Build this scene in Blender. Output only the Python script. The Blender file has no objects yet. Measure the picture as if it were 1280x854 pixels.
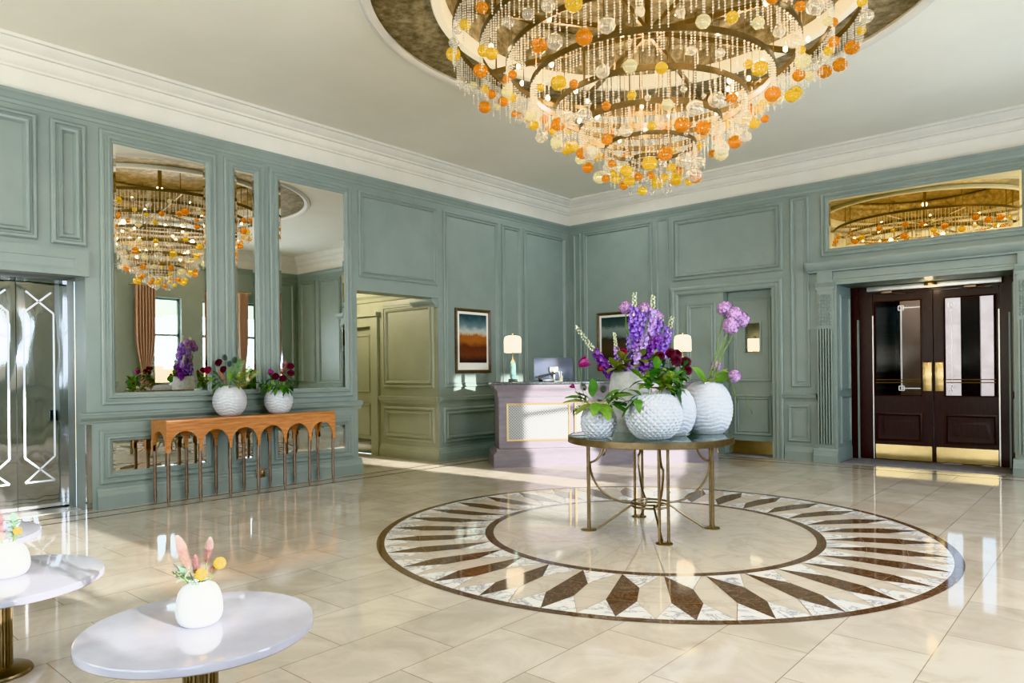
import bpy, bmesh, math, random
from math import sin, cos, pi, radians, sqrt, atan2
from mathutils import Vector, Matrix
random.seed(7)
COL = bpy.context.scene.collection
SC = bpy.context.scene
V = Vector

# ------------------------------------------------------------------ materials
MATS = {}
def new_mat(name):
    m = bpy.data.materials.new(name); m.use_nodes = True
    nt = m.node_tree; nt.nodes.clear()
    out = nt.nodes.new('ShaderNodeOutputMaterial')
    MATS[name] = m
    return m, nt, out
def nd(nt, typ, **kw):
    n = nt.nodes.new(typ)
    for k, v in kw.items():
        if k in n.inputs.keys(): n.inputs[k].default_value = v
        else: setattr(n, k, v)
    return n
def rgba(c): return (c[0], c[1], c[2], 1.0)
def mat(name, col, rough=.5, metal=0., col2=None, nscale=8., stretch=(1,1,1), detail=4, lo=.35, hi=.65,
        bump=0., bscale=None, coat=0., trans=0., ior=1.45, emit=None, estr=0., island=0., spec=.5, sheen=0., sss=0.):
    m, nt, out = new_mat(name)
    p = nd(nt, 'ShaderNodeBsdfPrincipled')
    p.inputs['Base Color'].default_value = rgba(col)
    p.inputs['Roughness'].default_value = rough
    p.inputs['Metallic'].default_value = metal
    p.inputs['Coat Weight'].default_value = coat
    p.inputs['Coat Roughness'].default_value = .06
    p.inputs['Transmission Weight'].default_value = trans
    p.inputs['IOR'].default_value = ior
    p.inputs['Specular IOR Level'].default_value = spec
    if sheen: p.inputs['Sheen Weight'].default_value = sheen
    if sss:
        p.inputs['Subsurface Weight'].default_value = sss
        p.inputs['Subsurface Scale'].default_value = .01
    if emit:
        p.inputs['Emission Color'].default_value = rgba(emit); p.inputs['Emission Strength'].default_value = estr
    nt.links.new(p.outputs[0], out.inputs[0])
    tc = nd(nt, 'ShaderNodeTexCoord')
    if col2 is not None:
        mp = nd(nt, 'ShaderNodeMapping'); mp.inputs['Scale'].default_value = stretch
        nt.links.new(tc.outputs['Object'], mp.inputs[0])
        nz = nd(nt, 'ShaderNodeTexNoise', Scale=nscale, Detail=detail, Roughness=.6)
        nt.links.new(mp.outputs[0], nz.inputs['Vector'])
        cr = nd(nt, 'ShaderNodeValToRGB')
        cr.color_ramp.elements[0].position = lo; cr.color_ramp.elements[1].position = hi
        cr.color_ramp.elements[0].color = rgba(col); cr.color_ramp.elements[1].color = rgba(col2)
        if island:
            geo = nd(nt, 'ShaderNodeNewGeometry')
            mx = nd(nt, 'ShaderNodeMath', operation='ADD'); 
            sc = nd(nt, 'ShaderNodeMath', operation='MULTIPLY_ADD'); sc.inputs[1].default_value = island; sc.inputs[2].default_value = -island/2
            nt.links.new(geo.outputs['Random Per Island'], sc.inputs[0])
            nt.links.new(nz.outputs['Fac'], mx.inputs[0]); nt.links.new(sc.outputs[0], mx.inputs[1])
            nt.links.new(mx.outputs[0], cr.inputs[0])
        else:
            nt.links.new(nz.outputs['Fac'], cr.inputs[0])
        nt.links.new(cr.outputs[0], p.inputs['Base Color'])
    if bump:
        nb = nd(nt, 'ShaderNodeTexNoise', Scale=bscale or nscale*4, Detail=3)
        nt.links.new(tc.outputs['Object'], nb.inputs['Vector'])
        b = nd(nt, 'ShaderNodeBump', Strength=bump, Distance=.01)
        nt.links.new(nb.outputs['Fac'], b.inputs['Height']); nt.links.new(b.outputs[0], p.inputs['Normal'])
    return m

mat('paint', (.230,.284,.265), .36, col2=(.252,.306,.287), nscale=3, bump=.03, bscale=60)
mat('paint_warm', (.305,.315,.235), .42, col2=(.33,.34,.255), nscale=3)
mat('plaster', (.78,.755,.655), .75, col2=(.82,.79,.69), nscale=1.2)
mat('cornice', (.70,.68,.62), .6, col2=(.74,.72,.66), nscale=3)
mat('walnut', (.36,.135,.042), .33, col2=(.56,.255,.09), nscale=5, stretch=(6,1.0,14), detail=6, coat=.3)
mat('dark_wood', (.020,.008,.009), .30, col2=(.032,.012,.012), nscale=6, stretch=(8,8,1), spec=.35)
mat('gunmetal', (.22,.15,.115), .35, .9, col2=(.30,.22,.17), nscale=20)
mat('brass', (.55,.41,.20), .24, 1., col2=(.64,.49,.25), nscale=12)
mat('aged_brass', (.215,.16,.095), .34, 1., col2=(.28,.21,.125), nscale=16)
mat('bronze', (.22,.16,.085), .35, 1., col2=(.29,.21,.11), nscale=14)
mat('ring_bronze', (.13,.095,.05), .38, .9, col2=(.17,.125,.07), nscale=14)
mat('steel', (.62,.63,.64), .1, 1., col2=(.70,.70,.71), nscale=2)
mat('frosted', (.72,.75,.80), .42, .5)
mat('alu', (.62,.61,.58), .35, .8)
mat('white_ceramic', (.80,.80,.80), .25, col2=(.85,.85,.84), nscale=5)
mat('speckle_ceramic', (.60,.61,.62), .18, col2=(.52,.53,.55), nscale=9, lo=.55, hi=.75, coat=.3)
mat('matt_white', (.50,.53,.59), .6, col2=(.62,.64,.69), nscale=40, bump=.4, bscale=120)
mat('grey_stone', (.42,.45,.45), .65, col2=(.56,.58,.57), nscale=24, bump=.5, bscale=90)
mat('lavender_stone', (.40,.40,.48), .1, col2=(.46,.46,.54), nscale=4, coat=.4)
mat('granite', (.06,.07,.08), .18, col2=(.32,.34,.36), nscale=90, lo=.5, hi=.7)
mat('desk_paint', (.190,.168,.198), .4, col2=(.225,.202,.235), nscale=4, stretch=(1,1,5))
mat('frame_wood', (.085,.055,.03), .35, .2, col2=(.12,.08,.045), nscale=14)
mat('gilt', (.60,.46,.26), .35, .6)
mat('black', (.012,.012,.014), .35)
mat('screen', (.09,.11,.16), .25, col2=(.12,.14,.2), nscale=3)
mat('teal_stone', (.07,.19,.175), .25, col2=(.30,.45,.41), nscale=14, coat=.3)
mat('doormat', (.19,.19,.21), .9, col2=(.26,.25,.27), nscale=80)
mat('pavement', (.60,.58,.56), .8, col2=(.68,.66,.63), nscale=2)
mat('paper', (.82,.81,.77), .7)
mat('curtain', (.46,.33,.28), .85, col2=(.52,.38,.32), nscale=4, stretch=(8,8,.5))
mat('sheer', (.80,.78,.74), .8, trans=.0)
mat('stem', (.12,.20,.045), .5, col2=(.20,.30,.08), nscale=14)
mat('leaf', (.035,.115,.022), .42, col2=(.10,.24,.05), nscale=12, island=.5)
mat('leaf_bright', (.055,.16,.02), .4, col2=(.15,.31,.045), nscale=14, island=.5)
mat('leaf_olive', (.12,.16,.035), .45, col2=(.24,.29,.08), nscale=14, island=.5)
mat('leaf_dark', (.018,.055,.022), .4, col2=(.045,.11,.045), nscale=12, island=.5)
mat('eucalyptus', (.20,.33,.25), .55, col2=(.34,.46,.36), nscale=12, island=.5)
mat('delph_purple', (.20,.085,.52), .55, col2=(.46,.29,.78), nscale=16, island=.7, sss=.0)
mat('delph_lilac', (.38,.22,.62), .55, col2=(.62,.45,.80), nscale=16, island=.7)
mat('delph_deep', (.13,.03,.28), .55, col2=(.28,.09,.44), nscale=16, island=.7)
mat('bud_pale', (.52,.56,.36), .55, col2=(.74,.76,.60), nscale=16, island=.6)
mat('allium', (.30,.15,.38), .6, col2=(.58,.38,.63), nscale=24, island=.7)
mat('burgundy', (.040,.004,.013), .65, col2=(.115,.010,.030), nscale=16, island=.7)
mat('magenta', (.17,.010,.09), .45, col2=(.34,.035,.20), nscale=14, island=.5)
mat('crimson', (.20,.008,.03), .5, col2=(.30,.015,.05), nscale=14, island=.5)
mat('bunny_pink', (.50,.27,.24), .8, col2=(.78,.58,.52), nscale=24, island=.6)
mat('bunny_plum', (.26,.09,.11), .8, col2=(.50,.28,.28), nscale=24, island=.6)
mat('pale_tip', (.80,.72,.66), .8)
mat('craspedia', (.36,.22,.008), .8, col2=(.66,.48,.03), nscale=90)
mat('thistle', (.06,.10,.09), .7, col2=(.13,.19,.17), nscale=40)
mat('berry', (.30,.14,.12), .5)
mat('brickwork', (.10,.075,.065), .8)
mat('outer_wall', (.52,.40,.34), .8, col2=(.62,.50,.43), nscale=2)
mat('rubber', (.02,.02,.02), .6)

def emat(name, col, s, base=(.8,.75,.6)):
    m, nt, out = new_mat(name)
    e = nd(nt, 'ShaderNodeEmission', Strength=s); e.inputs[0].default_value = rgba(col)
    nt.links.new(e.outputs[0], out.inputs[0]); return m
emat('bulb', (1,.86,.58), 60)
mat('shade', (.85,.78,.62), .8, emit=(1,.86,.62), estr=4.6)
mat('door_bulb', (.9,.85,.7), .6, emit=(1,.82,.5), estr=9)

def glassy(name, tint, gloss, refl=.18, rough=.02, glow=None, gstr=0., diff=.0):
    """thin-walled glass: tinted see-through plus a Fresnel-like reflection and a little milky scatter"""
    m, nt, out = new_mat(name)
    t = nd(nt, 'ShaderNodeBsdfTransparent'); t.inputs[0].default_value = rgba(tint)
    g = nd(nt, 'ShaderNodeBsdfGlossy', Roughness=rough); g.inputs[0].default_value = rgba(gloss)
    lw = nd(nt, 'ShaderNodeLayerWeight', Blend=refl)
    mx = nd(nt, 'ShaderNodeMixShader')
    nt.links.new(lw.outputs['Facing'], mx.inputs[0]); nt.links.new(t.outputs[0], mx.inputs[1]); nt.links.new(g.outputs[0], mx.inputs[2])
    last = mx
    if diff:
        d0 = nd(nt, 'ShaderNodeBsdfTranslucent'); d0.inputs[0].default_value = rgba(gloss)
        d1 = nd(nt, 'ShaderNodeBsdfDiffuse'); d1.inputs[0].default_value = rgba(gloss)
        d = nd(nt, 'ShaderNodeMixShader'); d.inputs[0].default_value = .5
        nt.links.new(d0.outputs[0], d.inputs[1]); nt.links.new(d1.outputs[0], d.inputs[2])
        m2 = nd(nt, 'ShaderNodeMixShader'); m2.inputs[0].default_value = diff
        nt.links.new(last.outputs[0], m2.inputs[1]); nt.links.new(d.outputs[0], m2.inputs[2]); last = m2
    if glow:
        e = nd(nt, 'ShaderNodeEmission', Strength=gstr); e.inputs[0].default_value = rgba(glow)
        a = nd(nt, 'ShaderNodeAddShader')
        nt.links.new(last.outputs[0], a.inputs[0]); nt.links.new(e.outputs[0], a.inputs[1]); last = a
    nt.links.new(last.outputs[0], out.inputs[0]); return m
glassy('window_glass', (.95,.97,.97), (.9,.9,.9), .12)
glassy('tinted_glass', (.42,.43,.44), (.9,.9,.9), .12)
glassy('door_glass', (.82,.84,.86), (.7,.7,.7), .07)
glassy('table_glass', (.62,.72,.68), (.85,.92,.9), .45, .01)
glassy('reeded_glass', (.86,.88,.86), (.9,.9,.9), .2, .05)
glassy('crystal', (.80,.78,.72), (1,.97,.90), .45, .10, (1,.88,.64), .12, .42)  # beads and clear glass glow faintly to imitate bulb light
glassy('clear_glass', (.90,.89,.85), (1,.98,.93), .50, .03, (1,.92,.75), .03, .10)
mat('amber_glass', (.86,.36,.04), .07, trans=.78, ior=1.32, emit=(1,.32,.02), estr=.10, coat=.5)  # amber, yellow and pale glass emit faintly, standing in for bulb light
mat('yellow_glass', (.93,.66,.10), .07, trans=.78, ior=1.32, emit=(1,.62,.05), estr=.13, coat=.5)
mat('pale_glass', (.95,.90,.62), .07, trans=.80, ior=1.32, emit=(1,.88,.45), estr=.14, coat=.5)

def mirror_mat(name, tint=(.88,.88,.84), age=.5, rough=.012):
    m, nt, out = new_mat(name)
    tc = nd(nt, 'ShaderNodeTexCoord')
    n1 = nd(nt, 'ShaderNodeTexNoise', Scale=9., Detail=6)
    n2 = nd(nt, 'ShaderNodeTexVoronoi', Scale=38.)
    nt.links.new(tc.outputs['Object'], n1.inputs['Vector']); nt.links.new(tc.outputs['Object'], n2.inputs['Vector'])
    r1 = nd(nt, 'ShaderNodeValToRGB'); r1.color_ramp.elements[0].position = .60; r1.color_ramp.elements[1].position = .72
    nt.links.new(n1.outputs['Fac'], r1.inputs[0])
    g = nd(nt, 'ShaderNodeBsdfGlossy', Roughness=rough); g.inputs[0].default_value = rgba(tint)
    d = nd(nt, 'ShaderNodeBsdfDiffuse'); d.inputs[0].default_value = (.25,.26,.23,1)
    r2 = nd(nt, 'ShaderNodeValToRGB'); r2.color_ramp.elements[0].position = .03; r2.color_ramp.elements[1].position = .10
    r2.color_ramp.elements[0].color = (1,1,1,1); r2.color_ramp.elements[1].color = (0,0,0,1)
    nt.links.new(n2.outputs['Distance'], r2.inputs[0])
    mu = nd(nt, 'ShaderNodeMath', operation='MULTIPLY'); nt.links.new(r1.outputs[0], mu.inputs[0]); nt.links.new(r2.outputs[0], mu.inputs[1])
    mu2 = nd(nt, 'ShaderNodeMath', operation='MULTIPLY'); mu2.inputs[1].default_value = age; nt.links.new(mu.outputs[0], mu2.inputs[0])
    mx = nd(nt, 'ShaderNodeMixShader'); nt.links.new(mu2.outputs[0], mx.inputs[0])
    nt.links.new(g.outputs[0], mx.inputs[1]); nt.links.new(d.outputs[0], mx.inputs[2]); nt.links.new(mx.outputs[0], out.inputs[0])
    return m
mirror_mat('mirror')
mirror_mat('gilded_mirror', (.92,.76,.44), .35)
mirror_mat('bevel_mirror', (.90,.91,.88), .2)

def lift_mat():
    m, nt, out = new_mat('lift_steel')
    p = nd(nt, 'ShaderNodeBsdfPrincipled', Roughness=.04, Metallic=1.); p.inputs['Base Color'].default_value = (.60,.61,.63,1)
    tc = nd(nt, 'ShaderNodeTexCoord'); mp = nd(nt, 'ShaderNodeMapping'); mp.inputs['Scale'].default_value = (1,3.,.9)
    n = nd(nt, 'ShaderNodeTexNoise', Scale=2.2, Detail=1.)
    b = nd(nt, 'ShaderNodeBump', Strength=.10, Distance=.05)
    nt.links.new(tc.outputs['Object'], mp.inputs[0]); nt.links.new(mp.outputs[0], n.inputs['Vector'])
    nt.links.new(n.outputs['Fac'], b.inputs['Height']); nt.links.new(b.outputs[0], p.inputs['Normal'])
    nt.links.new(p.outputs[0], out.inputs[0])
lift_mat()

def leaf_gold():
    m, nt, out = new_mat('gold_leaf')
    p = nd(nt, 'ShaderNodeBsdfPrincipled', Roughness=.45, Metallic=.35)
    tc = nd(nt, 'ShaderNodeTexCoord')
    n = nd(nt, 'ShaderNodeTexNoise', Scale=11., Detail=8., Roughness=.7)
    n2 = nd(nt, 'ShaderNodeTexNoise', Scale=2.4, Detail=3.)
    nt.links.new(tc.outputs['Object'], n.inputs['Vector']); nt.links.new(tc.outputs['Object'], n2.inputs['Vector'])
    a = nd(nt, 'ShaderNodeMath', operation='MULTIPLY_ADD'); a.inputs[1].default_value = .35; nt.links.new(n2.outputs['Fac'], a.inputs[0]); nt.links.new(n.outputs['Fac'], a.inputs[2])
    cr = nd(nt, 'ShaderNodeValToRGB'); e = cr.color_ramp.elements
    e[0].position = .50; e[0].color = (.115,.092,.055,1); e[1].position = .86; e[1].color = (.46,.39,.26,1)
    x = e.new(.66); x.color = (.24,.195,.12,1)
    nt.links.new(a.outputs[0], cr.inputs[0]); nt.links.new(cr.outputs[0], p.inputs['Base Color'])
    nt.links.new(p.outputs[0], out.inputs[0])
leaf_gold()

def marble(name, base, base2, vein, vscale=3., rough=.09, width=.03, coat=.0):
    m, nt, out = new_mat(name)
    p = nd(nt, 'ShaderNodeBsdfPrincipled', Roughness=rough)
    tc = nd(nt, 'ShaderNodeTexCoord')
    n = nd(nt, 'ShaderNodeTexNoise', Scale=vscale, Detail=8., Roughness=.65, Distortion=1.2)
    nt.links.new(tc.outputs['Object'], n.inputs['Vector'])
    ab = nd(nt, 'ShaderNodeMath', operation='SUBTRACT'); ab.inputs[1].default_value = .5
    nt.links.new(n.outputs['Fac'], ab.inputs[0])
    a2 = nd(nt, 'ShaderNodeMath', operation='ABSOLUTE'); nt.links.new(ab.outputs[0], a2.inputs[0])
    cr = nd(nt, 'ShaderNodeValToRGB'); e = cr.color_ramp.elements
    e[0].position = 0.; e[0].color = rgba(vein); e[1].position = width*3; e[1].color = rgba(base2)
    x = e.new(width); x.color = rgba(base)
    nt.links.new(a2.outputs[0], cr.inputs[0]); nt.links.new(cr.outputs[0], p.inputs['Base Color'])
    nt.links.new(p.outputs[0], out.inputs[0])
marble('white_marble', (.70,.70,.70), (.80,.79,.77), (.30,.31,.34), 5., .07, .03)
marble('emperador', (.075,.042,.026), (.11,.064,.040), (.36,.26,.18), 12., .07, .012)
marble('cream_inlay', (.555,.50,.425), (.585,.53,.455), (.51,.45,.37), 2., .06, .02)

def floor_mat():
    m, nt, out = new_mat('marble_tiles')
    p = nd(nt, 'ShaderNodeBsdfPrincipled', Roughness=.055); p.inputs['IOR'].default_value = 1.6
    tc = nd(nt, 'ShaderNodeTexCoord')
    sx = nd(nt, 'ShaderNodeSeparateXYZ'); nt.links.new(tc.outputs['Object'], sx.inputs[0])
    ay = nd(nt, 'ShaderNodeMath', operation='ADD'); ay.inputs[1].default_value = 6.503
    ax = nd(nt, 'ShaderNodeMath', operation='ADD'); ax.inputs[1].default_value = 11.5445
    nt.links.new(sx.outputs['Y'], ay.inputs[0]); nt.links.new(sx.outputs['X'], ax.inputs[0])
    cb = nd(nt, 'ShaderNodeCombineXYZ'); nt.links.new(ay.outputs[0], cb.inputs[0]); nt.links.new(ax.outputs[0], cb.inputs[1])
    b = nd(nt, 'ShaderNodeTexBrick', Scale=1.)
    b.inputs['Color1'].default_value = (.50,.452,.39,1); b.inputs['Color2'].default_value = (.58,.53,.465,1)
    b.inputs['Mortar'].default_value = (.27,.22,.16,1); b.inputs['Mortar Size'].default_value = .0022
    b.inputs['Mortar Smooth'].default_value = .1; b.inputs['Bias'].default_value = 0.
    b.inputs['Brick Width'].default_value = .655; b.inputs['Row Height'].default_value = .4345
    b.offset = .5; b.offset_frequency = 2; b.squash = 1.
    nt.links.new(cb.outputs[0], b.inputs['Vector'])
    n = nd(nt, 'ShaderNodeTexNoise', Scale=2.6, Detail=8., Roughness=.66, Distortion=.8)
    nt.links.new(tc.outputs['Object'], n.inputs['Vector'])
    cr = nd(nt, 'ShaderNodeValToRGB'); e = cr.color_ramp.elements
    e[0].position = .36; e[0].color = (.86,.84,.80,1); e[1].position = .62; e[1].color = (1.06,1.06,1.06,1)
    nt.links.new(n.outputs['Fac'], cr.inputs[0])
    mx = nd(nt, 'ShaderNodeMix', data_type='RGBA', blend_type='MULTIPLY'); mx.inputs[0].default_value = 1.
    nt.links.new(b.outputs['Color'], mx.inputs[6]); nt.links.new(cr.outputs[0], mx.inputs[7])
    nt.links.new(mx.outputs[2], p.inputs['Base Color'])
    nt.links.new(p.outputs[0], out.inputs[0])
floor_mat()

def picture_mat(name, ramp, seed):
    m, nt, out = new_mat(name)
    p = nd(nt, 'ShaderNodeBsdfPrincipled', Roughness=.35)
    tc = nd(nt, 'ShaderNodeTexCoord'); sx = nd(nt, 'ShaderNodeSeparateXYZ'); nt.links.new(tc.outputs['Object'], sx.inputs[0])
    mp = nd(nt, 'ShaderNodeMapping'); mp.inputs['Location'].default_value = (seed, seed*.7, 0); mp.inputs['Scale'].default_value = (3.,3.,3.)
    nt.links.new(tc.outputs['Object'], mp.inputs[0])
    n = nd(nt, 'ShaderNodeTexNoise', Scale=2.2, Detail=8., Roughness=.7); nt.links.new(mp.outputs[0], n.inputs['Vector'])
    a = nd(nt, 'ShaderNodeMath', operation='MULTIPLY_ADD'); a.inputs[1].default_value = .24; a.inputs[2].default_value = -.12
    nt.links.new(n.outputs['Fac'], a.inputs[0])
    s = nd(nt, 'ShaderNodeMath', operation='ADD'); nt.links.new(a.outputs[0], s.inputs[0]); nt.links.new(sx.outputs['Z'], s.inputs[1])
    cr = nd(nt, 'ShaderNodeValToRGB'); el = cr.color_ramp.elements
    el[0].position = ramp[0][0]; el[0].color = rgba(ramp[0][1]); el[1].position = ramp[-1][0]; el[1].color = rgba(ramp[-1][1])
    for q, c in ramp[1:-1]:
        x = el.new(q); x.color = rgba(c)
    nt.links.new(s.outputs[0], cr.inputs[0]); nt.links.new(cr.outputs[0], p.inputs['Base Color']); nt.links.new(p.outputs[0], out.inputs[0])
picture_mat('painting_rust', [(.03,(.035,.020,.020)),(.14,(.15,.045,.025)),(.26,(.10,.030,.02)),(.36,(.36,.12,.03)),(.44,(.30,.10,.03)),(.485,(.50,.42,.30)),(.52,(.42,.47,.47)),(.60,(.13,.20,.22)),(.78,(.03,.055,.07))], 3.1)
picture_mat('painting_storm', [(.02,(.03,.03,.025)),(.22,(.075,.05,.035)),(.40,(.05,.045,.04)),(.46,(.16,.19,.18)),(.56,(.22,.27,.26)),(.66,(.06,.085,.085)),(.80,(.03,.045,.045))], 8.4)

def lattice_mat():
    """a metal lattice panel: woven diagonal wires over a pale backing"""
    m, nt, out = new_mat('lattice')
    p = nd(nt, 'ShaderNodeBsdfPrincipled', Roughness=.4, Metallic=.25)
    tc = nd(nt, 'ShaderNodeTexCoord'); sx = nd(nt, 'ShaderNodeSeparateXYZ'); nt.links.new(tc.outputs['Object'], sx.inputs[0])
    res = []
    for op in ('ADD', 'SUBTRACT'):
        a = nd(nt, 'ShaderNodeMath', operation=op); nt.links.new(sx.outputs['X'], a.inputs[0]); nt.links.new(sx.outputs['Z'], a.inputs[1])
        k = nd(nt, 'ShaderNodeMath', operation='MULTIPLY'); k.inputs[1].default_value = 26.; nt.links.new(a.outputs[0], k.inputs[0])
        f = nd(nt, 'ShaderNodeMath', operation='PINGPONG'); f.inputs[1].default_value = .5; nt.links.new(k.outputs[0], f.inputs[0]); res.append(f)
    mn = nd(nt, 'ShaderNodeMath', operation='MINIMUM'); nt.links.new(res[0].outputs[0], mn.inputs[0]); nt.links.new(res[1].outputs[0], mn.inputs[1])
    cr = nd(nt, 'ShaderNodeValToRGB'); e = cr.color_ramp.elements
    e[0].position = .07; e[0].color = (.46,.455,.44,1); e[1].position = .16; e[1].color = (.20,.21,.225,1)
    nt.links.new(mn.outputs[0], cr.inputs[0]); nt.links.new(cr.outputs[0], p.inputs['Base Color'])
    b = nd(nt, 'ShaderNodeBump', Strength=.6, Distance=.008); b.invert = True
    nt.links.new(mn.outputs[0], b.inputs['Height']); nt.links.new(b.outputs[0], p.inputs['Normal'])
    nt.links.new(p.outputs[0], out.inputs[0])
lattice_mat()

def brick_wall_mat():
    m, nt, out = new_mat('glazed_brick')
    p = nd(nt, 'ShaderNodeBsdfPrincipled', Roughness=.3)
    tc = nd(nt, 'ShaderNodeTexCoord'); mp = nd(nt, 'ShaderNodeMapping'); mp.inputs['Rotation'].default_value = (pi/2, 0, 0)
    b = nd(nt, 'ShaderNodeTexBrick', Scale=5.)
    b.inputs['Color1'].default_value = (.07,.05,.045,1); b.inputs['Color2'].default_value = (.10,.07,.06,1); b.inputs['Mortar'].default_value = (.02,.018,.016,1)
    nt.links.new(tc.outputs['Object'], mp.inputs[0]); nt.links.new(mp.outputs[0], b.inputs['Vector'])
    nt.links.new(b.outputs['Color'], p.inputs['Base Color']); nt.links.new(p.outputs[0], out.inputs[0])
brick_wall_mat()

# ------------------------------------------------------------------ mesh builder
class MB:
    def __init__(self): self.v = []; self.f = []; self.mi = []; self.m = 0
    def add(self, verts, faces):
        o = len(self.v); self.v += [V(q) for q in verts]
        for f in faces: self.f.append(tuple(o+i for i in f)); self.mi.append(self.m)
        return self
    def box(self, x0, x1, y0, y1, z0, z1, T=None):
        c = [V((x,y,z)) for x in (x0,x1) for y in (y0,y1) for z in (z0,z1)]
        if T: c = [T(q) for q in c]
        return self.add(c, [(0,1,3,2),(4,6,7,5),(0,4,5,1),(2,3,7,6),(0,2,6,4),(1,5,7,3)])
    def cbox(self, x0, x1, y0, y1, z0, z1, b=.005):
        """box with chamfered edges"""
        bm = bmesh.new(); bmesh.ops.create_cube(bm, size=1)
        for q in bm.verts: q.co = V(((x0+x1)/2+q.co.x*(x1-x0), (y0+y1)/2+q.co.y*(y1-y0), (z0+z1)/2+q.co.z*(z1-z0)))
        bmesh.ops.bevel(bm, geom=bm.edges[:], offset=b, segments=2, affect='EDGES', profile=.5)
        return self.bm(bm)
    def bm(self, bm, T=None):
        bm.verts.index_update()
        self.add([T(q.co) if T else q.co.copy() for q in bm.verts], [[q.index for q in f.verts] for f in bm.faces]); bm.free(); return self
    def grid(self, rows, cu=False, cv=False):
        n = len(rows); k = len(rows[0]); o = []
        for i in range(n - (0 if cu else 1)):
            for j in range(k - (0 if cv else 1)):
                a = i*k+j; b = i*k+(j+1)%k; c = ((i+1)%n)*k+(j+1)%k; d = ((i+1)%n)*k+j
                o.append((a,b,c,d))
        return self.add([q for r in rows for q in r], o)
    def lathe(self, prof, seg=32, c=(0,0,0), fn=None, cap0=False, cap1=False):
        rows = []
        for i, (r, z) in enumerate(prof):
            row = []
            for j in range(seg):
                a = 2*pi*j/seg; rr = r + (fn(i, z, a) if fn else 0)
                row.append(V((c[0]+rr*cos(a), c[1]+rr*sin(a), c[2]+z)))
            rows.append(row)
        o = len(self.v); self.grid(rows, cv=True)
        if cap0: self.f.append(tuple(o+j for j in reversed(range(seg)))); self.mi.append(self.m)
        if cap1: self.f.append(tuple(o+(len(rows)-1)*seg+j for j in range(seg))); self.mi.append(self.m)
        return self
    def tube(self, pts, r, seg=8, caps=True):
        pts = [V(p) for p in pts]; n = len(pts); rows = []
        rs = r if isinstance(r, (list, tuple)) else [r]*n
        up = None
        for i, p in enumerate(pts):
            t = (pts[min(i+1,n-1)] - pts[max(i-1,0)]).normalized()
            if up is None:
                up = t.cross(V((0,0,1)) if abs(t.z) < .9 else V((1,0,0))).normalized()
            up = (up - t*up.dot(t)).normalized(); w = t.cross(up)
            rows.append([p + (up*cos(2*pi*j/seg) + w*sin(2*pi*j/seg))*rs[i] for j in range(seg)])
        o = len(self.v); self.grid(rows, cv=True)
        if caps:
            self.f.append(tuple(o+j for j in range(seg))); self.mi.append(self.m)
            self.f.append(tuple(o+(n-1)*seg+j for j in reversed(range(seg)))); self.mi.append(self.m)
        return self
    def ball(self, c, r, seg=12, rings=8, rib=0, amp=.06, sz=1.):
        c = V(c); rows = []
        for i in range(rings+1):
            ph = pi*i/rings; row = []
            for j in range(seg):
                a = 2*pi*j/seg; rr = r*(1 + (amp*cos(rib*a)*sin(ph) if rib else 0))
                row.append(c + V((rr*sin(ph)*cos(a), rr*sin(ph)*sin(a), r*sz*cos(ph))))
            rows.append(row)
        return self.grid(rows, cv=True)
    def ico(self, c, r, sub=1):
        bm = bmesh.new(); bmesh.ops.create_icosphere(bm, subdivisions=sub, radius=r)
        c = V(c); return self.bm(bm, lambda q: q + c)
    def oct(self, c, r, s=1.2):
        x, y, z = c
        return self.add([(x+r,y,z),(x,y+r,z),(x-r,y,z),(x,y-r,z),(x,y,z+r*s),(x,y,z-r*s)], [(0,1,4),(1,2,4),(2,3,4),(3,0,4),(1,0,5),(2,1,5),(3,2,5),(0,3,5)])
    def build(self, name, mats, parent=None, origin=None, smooth=True, ang=35):
        me = bpy.data.meshes.new(name)
        o = V(origin) if origin is not None else V((0,0,0))
        me.from_pydata([tuple(q-o) for q in self.v], [], self.f)
        if isinstance(mats, str): mats = [mats]
        for k in mats: me.materials.append(MATS[k])
        if len(mats) > 1: me.polygons.foreach_set('material_index', self.mi)
        bm = bmesh.new(); bm.from_mesh(me)
        bmesh.ops.recalc_face_normals(bm, faces=bm.faces[:]); bm.to_mesh(me); bm.free()
        if smooth:
            me.polygons.foreach_set('use_smooth', [True]*len(me.polygons)); me.set_sharp_from_angle(angle=radians(ang))
        me.update()
        ob = bpy.data.objects.new(name, me); COL.objects.link(ob)
        if parent: ob.parent = parent
        elif origin is not None: ob.location = o
        return ob

def thing(name, label, cat, loc=(0,0,0), rz=0., group=None):
    o = bpy.data.objects.new(name, None); COL.objects.link(o); o.empty_display_size = .1
    o.location = loc; o.rotation_euler = (0,0,rz); o['label'] = label; o['category'] = cat; o['kind'] = 'thing'
    if group: o['group'] = group
    return o
def tag(o, label, cat, group=None, kind='thing'):
    o['label'] = label; o['category'] = cat; o['kind'] = kind
    if group: o['group'] = group
    return o
def struct(o, label=None):
    o['kind'] = 'structure'
    if label: o['label'] = label
    return o
def part_copy(ob, parent, loc=None, rot=None, scale=None):
    c = ob.copy(); COL.objects.link(c); c.parent = parent
    if loc is not None: c.location = loc
    if rot is not None: c.rotation_euler = rot
    if scale is not None: c.scale = scale
    return c

# ------------------------------------------------------------------ the room: left wall x=-XL, back wall y=YB
XL, YB, XR, YF = 7.62, 10.335, 1.2, -3.2
ZP, ZC = 3.915, 4.34            # top of the panelling, ceiling
LW = lambda s, h, n: V((-XL+n, s, h))
BW = lambda s, h, n: V((s, YB-n, h))
RW = lambda s, h, n: V((XR-n, s, h))
FW = lambda s, h, n: V((s, YF+n, h))

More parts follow.
